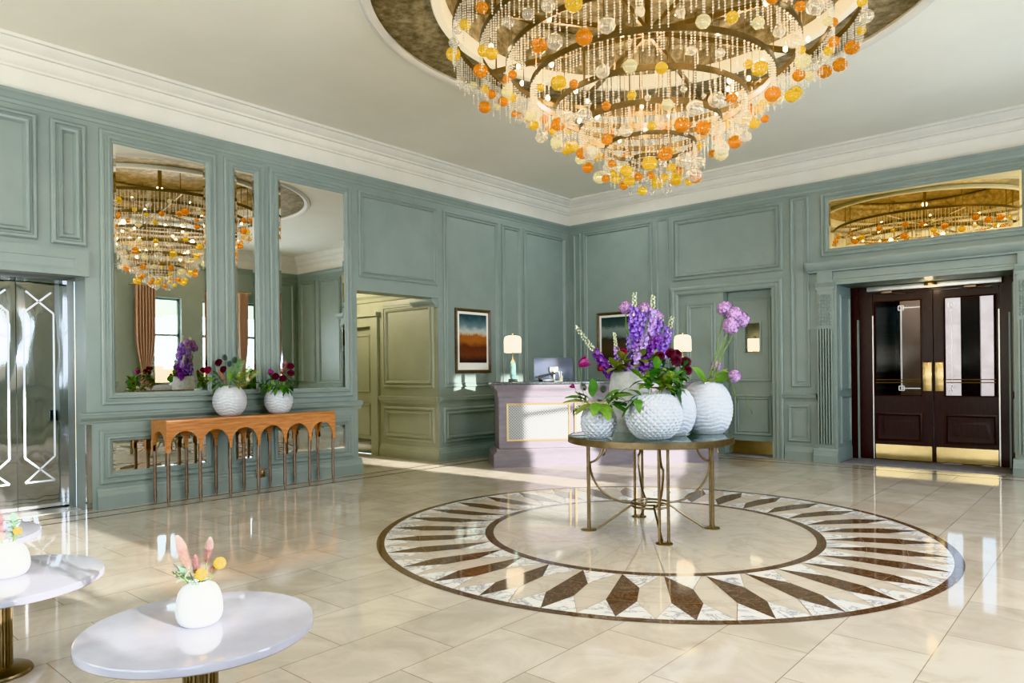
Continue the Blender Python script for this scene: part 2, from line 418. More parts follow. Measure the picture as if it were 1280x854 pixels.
def rings(mb, W, s0, s1, h0, h1, prof, fill=True):
    """mitred moulding: concentric rectangles, prof = [(inset, height off the wall)]"""
    R = []
    for d, n in prof:
        R.append([W(s0+d,h0+d,n), W(s1-d,h0+d,n), W(s1-d,h1-d,n), W(s0+d,h1-d,n)])
    o = len(mb.v); mb.grid(R, cv=True)
    if fill:
        k = o+4*(len(R)-1); mb.f.append((k,k+1,k+2,k+3)); mb.mi.append(mb.m)
P_BIG = [(0,0),(0,.014),(.014,.024),(.034,.024),(.044,.012),(.058,.012),(.070,.030),(.092,.026),(.108,.006),(.108,.002)]
P_MID = [(0,0),(0,.010),(.010,.020),(.024,.018),(.036,.006),(.050,.006),(.062,.018),(.074,.004),(.074,.001)]
P_THIN = [(0,0),(0,.010),(.012,.018),(.026,.014),(.034,.003),(.034,.001)]
P_RAISE = [(0,0),(0,.012),(.014,.022),(.030,.020),(.044,.006),(.075,.006),(.080,.014),(.100,.014)]
P_MIRR = [(0,0),(0,.016),(.014,.026),(.034,.024),(.044,.014),(.060,.014),(.070,.034),(.086,.036),(.100,.020),(.112,.018),(.124,.006)]
def panel(parent, W, s0, s1, h0, h1, prof=P_MID, name='panel_moulding', m='paint'):
    mb = MB(); rings(mb, W, s0, s1, h0, h1, [(d_, n_*1.45) for d_, n_ in prof]); return mb.build(name, m, parent, ang=20)
def run(mb, W, s0, s1, prof):
    """extrude profile [(n,h)] along s"""
    a = [W(s0,h,n) for n,h in prof]; b = [W(s1,h,n) for n,h in prof]
    o = len(mb.v); mb.grid([a,b]); k = len(prof)
    mb.f.append(tuple(o+i for i in range(k))); mb.mi.append(mb.m)
    mb.f.append(tuple(o+k+i for i in reversed(range(k)))); mb.mi.append(mb.m)
    return mb
DADO = [(0,.845),(.012,.850),(.016,.868),(.030,.880),(.046,.900),(.050,.925),(.056,.930),(.056,.945),(.028,.952),(0,.955)]
BASE = [(0,0),(.042,0),(.042,.125),(.034,.135),(.026,.165),(.018,.172),(.014,.195),(0,.205)]
CROWN = [(0,3.79),(.010,3.795),(.014,3.825),(.026,3.835),(.040,3.865),(.060,3.885),(.062,3.915),(0,3.916)]

# floor
mb = MB(); mb.add([(-12.5,YF-.3,0),(3,YF-.3,0),(3,15,0),(-12.5,15,0)], [(0,1,2,3)])
floor = struct(mb.build('floor', 'marble_tiles', smooth=False), 'polished cream marble tile floor')
# dark inlay lines round the room
mb = MB(); zz = .0012
for x, w in ((-7.204,.042),(-7.474,.042)): mb.add([(x-w/2,YF,zz),(x+w/2,YF,zz),(x+w/2,9.90 if x>-7.3 else 10.17,zz),(x-w/2,9.90 if x>-7.3 else 10.17,zz)], [(0,1,2,3)])
for y, w, x0 in ((9.915,.038,-7.204),(10.17,.03,-7.474)): mb.add([(x0,y-w/2,zz),(XR,y-w/2,zz),(XR,y+w/2,zz),(x0,y+w/2,zz)], [(0,1,2,3)])
struct(mb.build('trim_1', 'emperador', smooth=False), 'dark marble inlay lines along the walls')

# medallion
MC = V((-2.978, 5.097, 0))
def pol(r, deg, z): return V((MC.x+r*cos(radians(deg)), MC.y+r*sin(radians(deg)), z))
med = MB()
def annulus(mb, r0, r1, z, n=128):
    mb.grid([[pol(r0,360*j/n,z) for j in range(n)], [pol(r1,360*j/n,z) for j in range(n)]], cv=True)
med.m = 0; annulus(med, .0005, 2.187, .0010)
med.m = 1; annulus(med, 1.268, 1.335, .0020); annulus(med, 2.128, 2.187, .0020)
N = 32; st = 360/N
for k in range(N):
    t = -53.2 + k*st
    med.m = 1
    med.add([pol(2.13,t,.0020),pol(1.865,t-2.7,.0020),pol(1.333,t-2.4,.0020),pol(1.60,t+2.75,.0020),pol(1.86,t+2.7,.0020)], [(0,1,2,3,4)])
    med.m = 2
    for a, b in ((t, t+st/2), ):
        med.add([pol(2.128,t,.0019),pol(1.86,t+2.7,.0019),pol(2.128,t+st/2,.0019)], [(0,1,2)])
        med.add([pol(2.128,t+st/2,.0019),pol(1.865,t+st-2.7,.0019),pol(2.128,t+st,.0019)], [(0,1,2)])
        med.add([pol(1.334,t-2.4,.0019),pol(1.60,t+2.75,.0019),pol(1.334,t+7.6,.0019)], [(0,1,2)])
    med.m = 3
    def line(p, q, w=.003, z=.0024):
        d = (q-p).normalized(); s = V((-d.y,d.x,0))*w/2
        med.add([p+s, q+s, q-s, p-s], [(0,1,2,3)])
    line(pol(.24,t-2,.0024), pol(1.268,t-2,.0024))
    line(pol(2.128,t+st/2,.0024), pol(1.86,t+2.7,.0024)); line(pol(2.128,t+st/2,.0024), pol(1.865,t+st-2.7,.0024))
    line(pol(1.86,t+2.7,.0024), pol(1.86,t+st-2.7,.0024)); line(pol(1.60,t+2.75,.0024), pol(1.334,t+7.6,.0024)); line(pol(1.60,t+2.75,.0024), pol(1.60,t+st-2.5,.0024))
    line(pol(1.60,t-2.5,.0024), pol(1.60,t+2.75,.0024), .002); line(pol(1.86,t-2.7,.0024), pol(1.86,t+2.7,.0024), .002)
    line(pol(1.60,t+2.75,.0024), pol(1.86,t+2.7,.0024), .002)
annulus(med, .238, .241, .0024)
mat('grout', (.22,.17,.12), .5)
struct(med.build('trim_2', ['cream_inlay','emperador','white_marble','grout'], smooth=False), 'round sunburst medallion of inlaid marble')

# ---- left wall (openings: lift y .25..2.464, passage y 5.66..7.12)
LIFT0, LIFT1, LIFTZ = .25, 2.464, 2.29
PAS0, PAS1, PASZ = 5.665, 7.115, 2.40
mb = MB()
TH = .30
def wbox(s0, s1, h0, h1, W=LW, d=TH): mb.box(s0, s1, h0, h1, -d, 0, lambda q: W(q.x, q.y, q.z))
wbox(YF, LIFT0, 0, ZC); wbox(LIFT0, LIFT1, LIFTZ, ZC); wbox(LIFT1, PAS0, 0, ZC); wbox(PAS0, PAS1, PASZ, ZC); wbox(PAS1, YB+.5, 0, ZC)
wall_left = struct(mb.build('wall_left', 'paint', smooth=False), 'sage green panelled wall with mirrors')
panel(wall_left, LW, .95, 2.07, 2.575, 3.735, P_BIG); panel(wall_left, LW, 2.178, 2.478, 2.56, 3.735, P_BIG)
panel(wall_left, LW, -.4, .85, 2.575, 3.735, P_BIG)
# frame box above the lift
mb = MB(); mb.box(.0, 2.485, 2.27, 2.52, 0, .045, lambda q: LW(q.x,q.y,q.z)); rings(mb, LW, .1, 2.38, 2.325, 2.44, [(0,.045),(0,.052),(.012,.052),(.018,.047),(.02,.047)])
mb.build('lift_header', 'paint', wall_left, ang=20)
panel(wall_left, LW, 5.70, 7.105, 2.578, 3.712, P_MID)
panel(wall_left, LW, 7.225, 8.435, 1.085, 3.705, P_MID); panel(wall_left, LW, 8.52, 8.99, 1.085, 3.70, P_MID); panel(wall_left, LW, 9.07, 10.23, 1.085, 3.70, P_MID)
panel(wall_left, LW, 7.19, 8.44, .27, .79, P_BIG); panel(wall_left, LW, 8.54, 10.2, .27, .79, P_BIG)
panel(wall_left, LW, -3., -.6, .27, .79, P_BIG); panel(wall_left, LW, -3., -.6, 1.085, 3.70, P_MID)
def passage_trim(s0, s1):
    mb = MB(); run(mb, LW, s0, s1, DADO); mb.build('dado_rail', 'paint', wall_left, ang=25)
passage_trim(2.40, 5.71); passage_trim(PAS1-.005, YB); passage_trim(YF, LIFT0)
mb = MB(); run(mb, LW, YF, YB, CROWN); mb.build('crown_moulding', 'paint', wall_left, ang=25)
mb = MB(); run(mb, LW, 2.545, 5.71, BASE); run(mb, LW, PAS1-.01, YB, BASE); run(mb, LW, YF, .15, BASE)
struct(mb.build('baseboard_left', 'paint', ang=25), 'tall green plinth of the mirrored wall')

# ---- back wall (openings: service door x -5.44..-3.944, entrance x -3.03..-1.03)
D2A, D2B, D2Z = -5.442, -3.944, 2.50
D3A, D3B, D3Z = -3.03, -1.03, 2.462
mb = MB()
BT = .68
def bbox(s0, s1, h0, h1, d=BT): mb.box(s0, s1, h0, h1, -d, 0, lambda q: BW(q.x, q.y, q.z))
bbox(-XL-.3, D2A, 0, ZC); bbox(D2A, D2B, D2Z, ZC); bbox(D2B, D3A, 0, ZC); bbox(D3A, D3B, D3Z, ZC); bbox(D3B, XR+.3, 0, ZC)
wall_back = struct(mb.build('wall_back', 'paint', smooth=False), 'green panelled wall with the entrance doors')
panel(wall_back, BW, -7.50, -7.345, .26, 3.76, P_THIN)
panel(wall_back, BW, -7.285, -5.905, 1.085, 3.765, P_MID); panel(wall_back, BW, -5.83, -5.61, .27, 3.77, P_THIN)
panel(wall_back, BW, -7.285, -5.905, .27, .79, P_BIG)
panel(wall_back, BW, -5.535, -3.765, 2.735, 3.735, P_BIG)
panel(wall_back, BW, -3.66, -3.395, 1.045, 3.758, P_RAISE); panel(wall_back, BW, -3.715, -3.405, .263, .79, P_RAISE)
mb = MB(); run(mb, BW, -7.61, -5.60, DADO); mb.build('dado_rail', 'paint', wall_back, ang=25)
mb = MB(); run(mb, BW, -3.775, -3.31, DADO); mb.build('dado_rail', 'paint', wall_back, ang=25)
mb = MB(); run(mb, BW, -XL, XR, CROWN); mb.build('crown_moulding', 'paint', wall_back, ang=25)
mb = MB(); run(mb, BW, -7.575, -5.58, BASE); run(mb, BW, -3.76, -3.33, BASE); run(mb, BW, -.80, XR, BASE)
struct(mb.build('baseboard_back', 'paint', ang=25), 'green plinth of the entrance wall')
# architrave of the service door
mb = MB()
prof = [(0,0),(0,.03),(.02,.04),(.05,.036),(.06,.024),(.10,.024),(.128,.008),(.128,0)]
R = []
for d, n in prof:
    a0, a1, z1 = D2A-.128+d, D2B+.17-d, D2Z+.128-d
    R.append([BW(a0,0,n), BW(a0,z1,n), BW(a1,z1,n), BW(a1,0,n)])
mb.grid(R); 
mb.build('architrave', 'paint', wall_back, ang=25)
# panels right of the entrance
panel(wall_back, BW, -.70, .25, 1.085, 3.70, P_MID); panel(wall_back, BW, -.70, .25, .27, .79, P_BIG); panel(wall_back, BW, .4, 1.05, 1.085, 3.70, P_MID)

# pilasters + entablature round the entrance
def pilaster(s0, s1):
    mb = MB(); T = lambda q: BW(q.x,q.y,q.z); w = s1-s0
    mb.box(s0, s1, .20, 2.50, 0, .055, T)
    nf = 5; fw = w*.82/nf                          # flutes: raised fillets with hollows between
    for i in range(nf+1):
        c = s0+w*.09+fw*i
        mb.box(c-.008, c+.008, .26, 1.86, .05, .092, T)
    for j in range(9):                             # carved scale-work under the capital
        z = 1.91+j*.048
        for i in range(5):
            c = s0+w*.09+fw*(i+.5)
            mb.ball(BW(c,z+.02,.060), .017, 8, 6, sz=1.3)
    # base and capital
    for a, b, p in ((s0-.05, s1+.05, [(0,0),(.115,0),(.115,.10),(.10,.12),(.095,.14),(.075,.165),(.07,.20),(0,.21)]),
                    (s0-.02, s1+.02, [(0,2.40),(.062,2.40),(.066,2.42),(.062,2.44),(.070,2.45),(.078,2.47),(.095,2.495),(.095,2.52),(0,2.52)])):
        run(mb, BW, a, b, p)
    return mb.build('pilaster', 'paint', wall_back, ang=25)
pilaster(-3.285, -3.065); pilaster(-.995, -.775)
mb = MB()
for s0, s1 in ((-3.275,-3.075),(-.985,-.785)): mb.box(s0, s1, 2.52, 2.66, 0, .075, lambda q: BW(q.x,q.y,q.z))
run(mb, BW, -3.075, -.985, [(0,2.462),(.03,2.462),(.03,2.50),(.036,2.505),(.036,2.53),(.022,2.54),(.022,2.64),(0,2.64)])
run(mb, BW, -3.40, -.66, [(0,2.64),(.08,2.645),(.085,2.665),(.10,2.675),(.125,2.70),(.14,2.735),(.145,2.765),(.145,2.78),(0,2.80)])
mb.build('entablature', 'paint', wall_back, ang=25)
mb = MB()
for s0, s1 in ((-3.065,-3.03),(-1.03,-.995)): mb.box(s0, s1, 0, 2.47, 0, .03, lambda q: BW(q.x,q.y,q.z))
mb.build('door_casing', 'paint', wall_back)
# reveal panels of the entrance
JL = lambda s, h, n: V((D3A+n, YB+s, h)); JR = lambda s, h, n: V((D3B-n, YB+s, h))
for W in (JL, JR):
    panel(wall_back, W, .08, .54, 1.0, 2.33, P_THIN, 'reveal_panel'); panel(wall_back, W, .08, .54, .26, .92, P_THIN, 'reveal_panel')
    mb = MB(); run(mb, W, .0, .60, [(0,0),(.014,0),(.014,.18),(.006,.20),(0,.205)]); mb.build('reveal_plinth', 'paint', wall_back, ang=25)

# ---- right wall (windows), front wall
WINS = [(1.0,2.6),(3.35,4.35),(6.70,7.30),(7.80,8.55),(8.85,9.45),(-2.4,-.4)]  # second and last windows are added for soft fill
WZ0, WZ1 = 1.10, 3.08
mb = MB()
edges = [YF] + sum([list(w) for w in sorted(WINS)], []) + [YB]
for a, b in zip(edges[0::2], edges[1::2]): wbox(a, b, 0, ZC, RW)
for a, b in WINS: wbox(a, b, 0, WZ0, RW); wbox(a, b, WZ1, ZC, RW)
wall_right = struct(mb.build('wall_right', 'paint', smooth=False), 'green wall with tall windows facing the mirrors')
mb = MB(); run(mb, RW, YF, YB, CROWN); mb.build('crown_moulding', 'paint', wall_right, ang=25)
mb = MB(); run(mb, RW, YF, YB, BASE); struct(mb.build('baseboard_right', 'paint', ang=25), 'plinth of the window wall')
for a, b in ((4.5,5.6),(9.5,10.25),(-.3,.9)): panel(wall_right, RW, a, b, 1.085, 3.70, P_BIG); panel(wall_right, RW, a, b, .27, .79, P_BIG)
for i, (a, b) in enumerate(WINS):
    fr = MB(); T = lambda q: RW(q.x, q.y, q.z)
    for s0, s1, h0, h1 in ((a,a+.05,WZ0,WZ1),(b-.05,b,WZ0,WZ1),(a,b,WZ0,WZ0+.06),(a,b,WZ1-.05,WZ1),(a,b,2.20,2.27)): fr.box(s0, s1, h0, h1, -.17, -.11, T)
    if b-a > 1.2: fr.box((a+b)/2-.03, (a+b)/2+.03, WZ0, WZ1, -.17, -.11, T)
    f = struct(fr.build('window_%d' % (i+1), 'paint', smooth=False), 'tall sash window in the window wall')
    g = MB(); g.add([RW(a,WZ0,-.14),RW(b,WZ0,-.14),RW(b,WZ1,-.14),RW(a,WZ1,-.14)], [(0,1,2,3)]); g.build('pane', 'tinted_glass' if i in (0,3,4) else 'window_glass', f, smooth=False)  # darker panes added to weaken the sun through some windows
    if i in (1,5): bl = MB(); bl.box(a+.02, b-.02, WZ0+.02, WZ1-.02, -.20, -.195, T); bl.build('roller_blind', 'sheer', f, smooth=False)  # blinds added to keep direct sun out of the fill windows
    s = MB(); s.box(a-.05, b+.05, WZ0-.04, WZ0, -.10, .06, T); s.build('window_sill', 'paint', f, smooth=False)
FWINS = [(-6.7,-5.0),(-4.2,-2.5),(-1.7,.0)]; FZ1 = 3.35  # windows invented in the front wall to admit fill light
mb = MB(); fe = [-XL-.3] + sum([list(w_) for w_ in FWINS], []) + [XR+.3]
for a, b in zip(fe[0::2], fe[1::2]): wbox(a, b, 0, ZC, FW)
for a, b in FWINS: wbox(a, b, 0, WZ0, FW); wbox(a, b, FZ1, ZC, FW)
wall_front = struct(mb.build('wall_front', 'paint', smooth=False), 'green wall behind the viewpoint')
for a, b in FWINS: panel(wall_front, FW, a, b, .27, .79, P_BIG)
for i, (a, b) in enumerate(FWINS):
    fr = MB(); T = lambda q: FW(q.x, q.y, q.z)
    for s0, s1, h0, h1 in ((a,a+.05,WZ0,FZ1),(b-.05,b,WZ0,FZ1),(a,b,WZ0,WZ0+.06),(a,b,FZ1-.05,FZ1),(a,b,2.40,2.47),((a+b)/2-.03,(a+b)/2+.03,WZ0,FZ1)): fr.box(s0, s1, h0, h1, -.17, -.11, T)
    f = struct(fr.build('window_%d' % (i+11), 'paint', smooth=False), 'tall window behind the viewpoint')
    g = MB(); g.add([FW(a,WZ0,-.14),FW(b,WZ0,-.14),FW(b,FZ1,-.14),FW(a,FZ1,-.14)], [(0,1,2,3)]); g.build('pane', 'window_glass', f, smooth=False)

# curtains by the windows
def curtain(y0, y1, label):
    mb = MB(); rows = []
    for i in range(25):
        z = 3.30 - 3.24*i/24
        pinch = 1 - .55*math.exp(-((z-1.35)/.45)**2)
        row = []
        for j in range(49):
            u = j/48; yy = y0 + (y1-y0)*(.5+(u-.5)*pinch); row.append(V((XR-.16+.045*sin(u*2*pi*7)*pinch, yy, z)))
        rows.append(row)
    mb.grid(rows)
    t = thing('curtain', label, 'curtain', (XR-.16,(y0+y1)/2,0), group='drapes beside the windows')
    mb.build('drape', 'curtain', t, origin=t.location)
    mb = MB(); mb.tube([(XR-.12,y0-.1,3.31),(XR-.12,y1+.1,3.31)], .018); mb.build('curtain_rail', 'brass', t, origin=t.location)
    mb = MB(); mb.lathe([(.12,-.03),(.13,0),(.12,.03)], 16, (XR-.16,(y0+y1)/2,1.35), cap0=False); mb.build('tieback', 'gilt', t, origin=t.location)
curtain(6.22, 6.66, 'dusty pink drape reflected beside the window in the widest tall mirror')
curtain(8.58, 8.84, 'dusty pink drape between windows, reflected in the narrow tall mirror')

# ---- ceiling with the round gilded recess
CC = V((-2.98, 5.17, 0))
mb = MB()
n = 96; R0 = 2.33
ringv = [V((CC.x+R0*cos(2*pi*j/n), CC.y+R0*sin(2*pi*j/n), ZC)) for j in range(n)]
x0, x1, y0, y1 = -XL-.05, XR+.05, YF-.05, YB+.05
outer = []
for j in range(n):
    a = 2*pi*j/n; dx, dy = cos(a), sin(a)
    tx = ((x1-CC.x)/dx if dx > 1e-9 else (x0-CC.x)/dx if dx < -1e-9 else 1e9); ty = ((y1-CC.y)/dy if dy > 1e-9 else (y0-CC.y)/dy if dy < -1e-9 else 1e9)
    t = min(tx, ty); outer.append(V((CC.x+dx*t, CC.y+dy*t, ZC)))
mb.grid([ringv, outer], cv=True)
for cx, cy in ((x0,y0),(x1,y0),(x1,y1),(x0,y1)):
    j = min(range(n), key=lambda k: -( (outer[k]-CC).normalized().dot((V((cx,cy,ZC))-V((CC.x,CC.y,ZC))).normalized())))
    a = atan2(cy-CC.y, cx-CC.x) % (2*pi); j0 = int(a/(2*pi/n)) % n; mb.add([outer[j0], V((cx,cy,ZC)), outer[(j0+1)%n]], [(0,1,2)])
ceiling = struct(mb.build('ceiling', 'plaster', smooth=False), 'cream plaster ceiling')
mb = MB(); mb.lathe([(2.30,ZC+.05),(2.27,ZC-.005),(2.29,ZC-.022),(2.33,ZC-.030),(2.345,ZC-.018),(2.36,ZC-.022),(2.375,ZC-.010),(2.38,ZC)], 128, CC); mb.build('recess_moulding', 'cornice', ceiling, ang=40)
mb = MB(); mb.lathe([(2.31,ZC+.03),(1.70,ZC+.03)], 96, CC); mb.lathe([(1.705,ZC+.02),(1.705,4.80),(1.66,4.86),(.01,4.90)], 96, CC); mb.build('gilded_recess', 'gold_leaf', ceiling, ang=40)
mb = MB(); mb.lathe([(1.785,ZC+.03),(1.785,ZC+.0),(1.77,ZC-.02),(1.70,ZC-.02),(1.685,ZC+.0),(1.68,ZC+.03),(1.68,ZC+.10),(1.70,ZC+.11)], 128, CC); mb.build('inner_moulding', 'plaster', ceiling, ang=40)
mb = MB(); mb.lathe([(1.70,4.72),(1.66,4.73),(1.62,4.78),(1.62,4.83),(1.66,4.86)], 96, CC); mb.build('drum_moulding', 'gold_leaf', ceiling, ang=40)
# cornice (mitred loop)
CP = [(0,3.915),(.012,3.917),(.016,4.02),(.030,4.09),(.034,4.105),(.055,4.11),(.058,4.13),(.075,4.14),(.095,4.165),(.105,4.20),(.108,4.22),(.135,4.225),(.14,4.245),(.175,4.265),(.205,4.295),(.215,4.31),(.245,4.312),(.25,4.335),(.25,4.345)]
mb = MB(); R = []
for d, z in CP: R.append([V((-XL+d,YF+d,z)),V((XR-d,YF+d,z)),V((XR-d,YB-d,z)),V((-XL+d,YB-d,z))])
mb.grid(R, cv=True); struct(mb.build('trim_3', 'cornice', ang=25), 'deep white plaster cornice')

# ---- passage behind the left wall
mb = MB(); xw0, xw1 = -11.2, -XL-.02
D1A, D1B, D1Z = -10.05, -9.16, 2.06
mb.box(xw0, D1A, PAS1, PAS1+.15, 0, 2.75); mb.box(D1A, D1B, PAS1, PAS1+.15, D1Z, 2.75); mb.box(D1B, -7.93, PAS1, PAS1+.15, 0, 2.75); mb.box(-7.95, xw1, PAS1-.003, PAS1+.02, 0, 2.399)
mb.box(xw0, xw1, PAS0-.15, PAS0, 0, 2.75); mb.box(xw0-.15, xw0, PAS0-.15, PAS1+.15, 0, 2.75); mb.box(xw0, xw1-.29, PAS0, PAS1, 2.75, 2.85)
wall_passage = struct(mb.build('wall_passage', 'paint_warm', smooth=False), 'olive panelled passage beside the mirrors')
PW = lambda s, h, n: V((s, PAS1-n, h))
panel(wall_passage, PW, -8.88, -7.70, 1.085, 2.36, P_BIG, m='paint_warm'); panel(wall_passage, PW, -8.88, -7.70, .27, .79, P_BIG, m='paint_warm')
mb = MB(); run(mb, PW, -8.97, -7.63, DADO); mb.build('dado_rail', 'paint_warm', wall_passage, ang=25)
mb = MB(); run(mb, PW, -8.97, -7.615, BASE); mb.build('plinth', 'paint_warm', wall_passage, ang=25)
mb = MB(); run(mb, PW, xw0, -7.93, [(0,2.44),(.02,2.45),(.03,2.50),(.07,2.54),(.08,2.58),(.08,2.75),(0,2.75)]); mb.build('crown_moulding', 'paint_warm', wall_passage, ang=25)
mb = MB(); run(mb, PW, -8.12, -7.63, [(0,2.26),(.03,2.27),(.05,2.30),(.10,2.33),(.12,2.36),(.12,2.40),(0,2.40)]); mb.build('bracket', 'paint', wall_passage, ang=25)
mb = MB()
for a, b, z0, z1 in ((D1B,D1B+.17,0,D1Z+.16),(D1A-.17,D1A,0,D1Z+.16),(D1A,D1B,D1Z,D1Z+.16)): mb.box(a, b, PAS1-.05, PAS1+.02, z0, z1)
mb.box(D1A-.2, D1B+.2, PAS1-.09, PAS1, D1Z+.16, D1Z+.22)
mb.build('architrave', 'paint_warm', wall_passage, smooth=False)
mb = MB(); mb.box(D1A+.005, D1B-.005, PAS1+.03, PAS1+.08, .01, D1Z-.005)
DW = lambda s, h, n: V((s, PAS1+.03-n, h))
rings(mb, DW, D1A+.11, D1B-.11, 1.0, D1Z-.12, P_THIN); rings(mb, DW, D1A+.11, D1B-.11, .30, .82, P_THIN)
door1 = struct(mb.build('door_1', 'paint_warm', ang=25), 'olive panelled door in the passage')
mb = MB(); mb.box(D1A+.03, D1B-.03, PAS1+.022, PAS1+.031, .03, .24); mb.build('kick_plate', 'steel', door1)
mb = MB(); mb.ball((D1A+.08, PAS1-.03, 1.02), .028); mb.tube([(D1A+.08,PAS1-.03,1.02),(D1A+.08,PAS1+.03,1.02)], .012); mb.build('door_knob', 'brass', door1)

# ---- lift: polished steel doors set back in the left wall
XD = -8.05
lift = MB(); lift.box(XD-.03, XD, 1.2, 1.9975, .02, 2.30)
lift.box(XD-.03, XD, 2.0025, 2.40, .02, 2.30)
lift.box(XD-.03, XD, .402, 1.1975, .02, 2.30)
door2 = struct(lift.build('door_2', 'lift_steel', smooth=False), 'polished steel lift doors with frosted geometric lines')
def bar(mb, p, q, w=.017, x=XD+.0015):
    a, b = V((x,p[0],p[1])), V((x,q[0],q[1])); d = (b-a).normalized(); s = V((0,-d.z,d.y))*w/2
    mb.add([a+s,b+s,b-s,a-s], [(0,1,2,3)])
def pattern(c, hw=.126):
    mb = MB()
    for sg in (-1,1):
        bar(mb, (c+sg*hw,.52), (c+sg*hw,1.93)); bar(mb, (c+sg*hw,.52), (c-sg*hw,.281)); bar(mb, (c+sg*hw,1.93), (c-sg*hw*.86,2.14))
    bar(mb, (c-hw,.281), (c+hw,.281))
    mb.build('etched_pattern', 'frosted', door2, smooth=False)
for c in (2.19, 1.81, 1.39, 1.02): pattern(c)
mb = MB(); mb.box(XD-.03, -7.93, 2.40, 2.464, 0, LIFTZ); mb.box(XD-.03, -7.90, .25, 2.464, 2.25, LIFTZ); mb.box(XD-.03, -7.93, .25, .40, 0, LIFTZ)
mb.build('lift_frame', 'steel', door2, smooth=False)
mb = MB(); mb.box(XD-.03, -7.75, .26, 2.46, -.01, .004); mb.build('lift_sill', 'alu', door2, smooth=False)
mb = MB(); mb.box(XD-.2, XD-.03, .25, 2.46, 0, 2.35); mb.build('shaft_back', 'black', door2, smooth=False)
# chrome corner guard
mb = MB(); mb.box(-XL-.003, -XL+.004, 2.464, 2.505, .0, .835); mb.box(-XL-.03, -XL+.004, 2.458, 2.465, 0, .835)
tag(mb.build('corner_guard', 'steel', origin=(-XL,2.46,0), smooth=False), 'narrow chrome corner guard beside the lift opening', 'corner guard')

# ---- service door in the back wall
DV = lambda y0: (lambda s, h, n: V((s, YB+y0-n, h)))
mb = MB(); mb.box(D2A, -4.70, YB+.03, YB+.25, 0, D2Z)
rings(mb, DV(.03), D2A+.12, -4.83, 1.0, D2Z-.14, P_MID); rings(mb, DV(.03), D2A+.12, -4.83, .28, .85, P_MID)
d3l = struct(mb.build('door_3', 'paint', ang=25), 'green panelled fixed leaf left of the vision panel door')
mb = MB()
WV = DV(.20); VX0, VX1, VZ0, VZ1 = -4.425, -4.205, 1.565, 2.005
for s0, s1, h0, h1 in ((-4.695,VX0,.015,D2Z),(VX1,D2B,.015,D2Z),(VX0,VX1,.015,VZ0),(VX0,VX1,VZ1,D2Z)): mb.box(s0, s1, YB+.20, YB+.25, h0, h1)
rings(mb, WV, -4.62, -4.02, 1.12, 2.40, [(0,0),(0,.010),(.012,.018),(.026,.014),(.034,.003),(.05,.003),(.055,.008),(.075,.004)], False)
rings(mb, WV, VX0-.03, VX1+.03, VZ0-.03, VZ1+.03, [(0,0),(0,.014),(.022,.018),(.03,.0)], False)
rings(mb, WV, -4.62, -4.02, .30, .92, P_MID)
d4 = struct(mb.build('door_4', 'paint', ang=25), 'green panelled door with brass kick plate')
mb = MB()
for i in range(22):
    a = VX0 + (VX1-VX0)*i/22; b = VX0 + (VX1-VX0)*(i+1)/22; m_ = (a+b)/2
    mb.add([(a,YB+.222,VZ0),(m_,YB+.214,VZ0),(b,YB+.222,VZ0),(a,YB+.222,VZ1),(m_,YB+.214,VZ1),(b,YB+.222,VZ1)], [(0,1,4,3),(1,2,5,4)])
mb.build('vision_panel', 'reeded_glass', d4, smooth=False)
mb = MB(); mb.box(-4.67, -3.97, YB+.193, YB+.201, .02, .215); mb.build('kick_plate', 'brass', d4)
mb = MB(); mb.box(D2A-.1, D2B+.1, YB+.9, YB+1.0, 0, 2.6); mb.box(D2A-.1, D2A, YB+BT, YB+.9, 0, 2.6); mb.box(D2B, D2B+.1, YB+BT, YB+.9, 0, 2.6); mb.box(D2A-.1, D2B+.1, YB+BT, YB+.9, 2.5, 2.6)
struct(mb.build('wall_lobby', 'paint_warm', smooth=False), 'wall of the lobby behind the vision panel')
t = thing('wall_sconce', 'lit wall sconce glowing behind the reeded vision panel', 'wall light', (-4.555,YB+.82,1.70))  # made-up lit shade stands in for a lamp reflected in the glass
mb = MB(); mb.lathe([(.085,-.10),(.085,.10)], 24, (0,0,0)); mb.build('lamp_shade', 'shade', t)
mb = MB(); mb.box(-.03,.03,.05,.08,-.16,.12); mb.tube([(0,.06,-.13),(0,0,-.13),(0,0,-.09)], .01); mb.build('bracket', 'brass', t)
mb = MB(); mb.box(-4.69, -3.95, YB-.02, YB+.20, .0005, .010)
tag(mb.build('threshold_mat', 'doormat', origin=(-4.3,YB,0), smooth=False), 'brown mat at the foot of the green door with a vision panel', 'doormat')

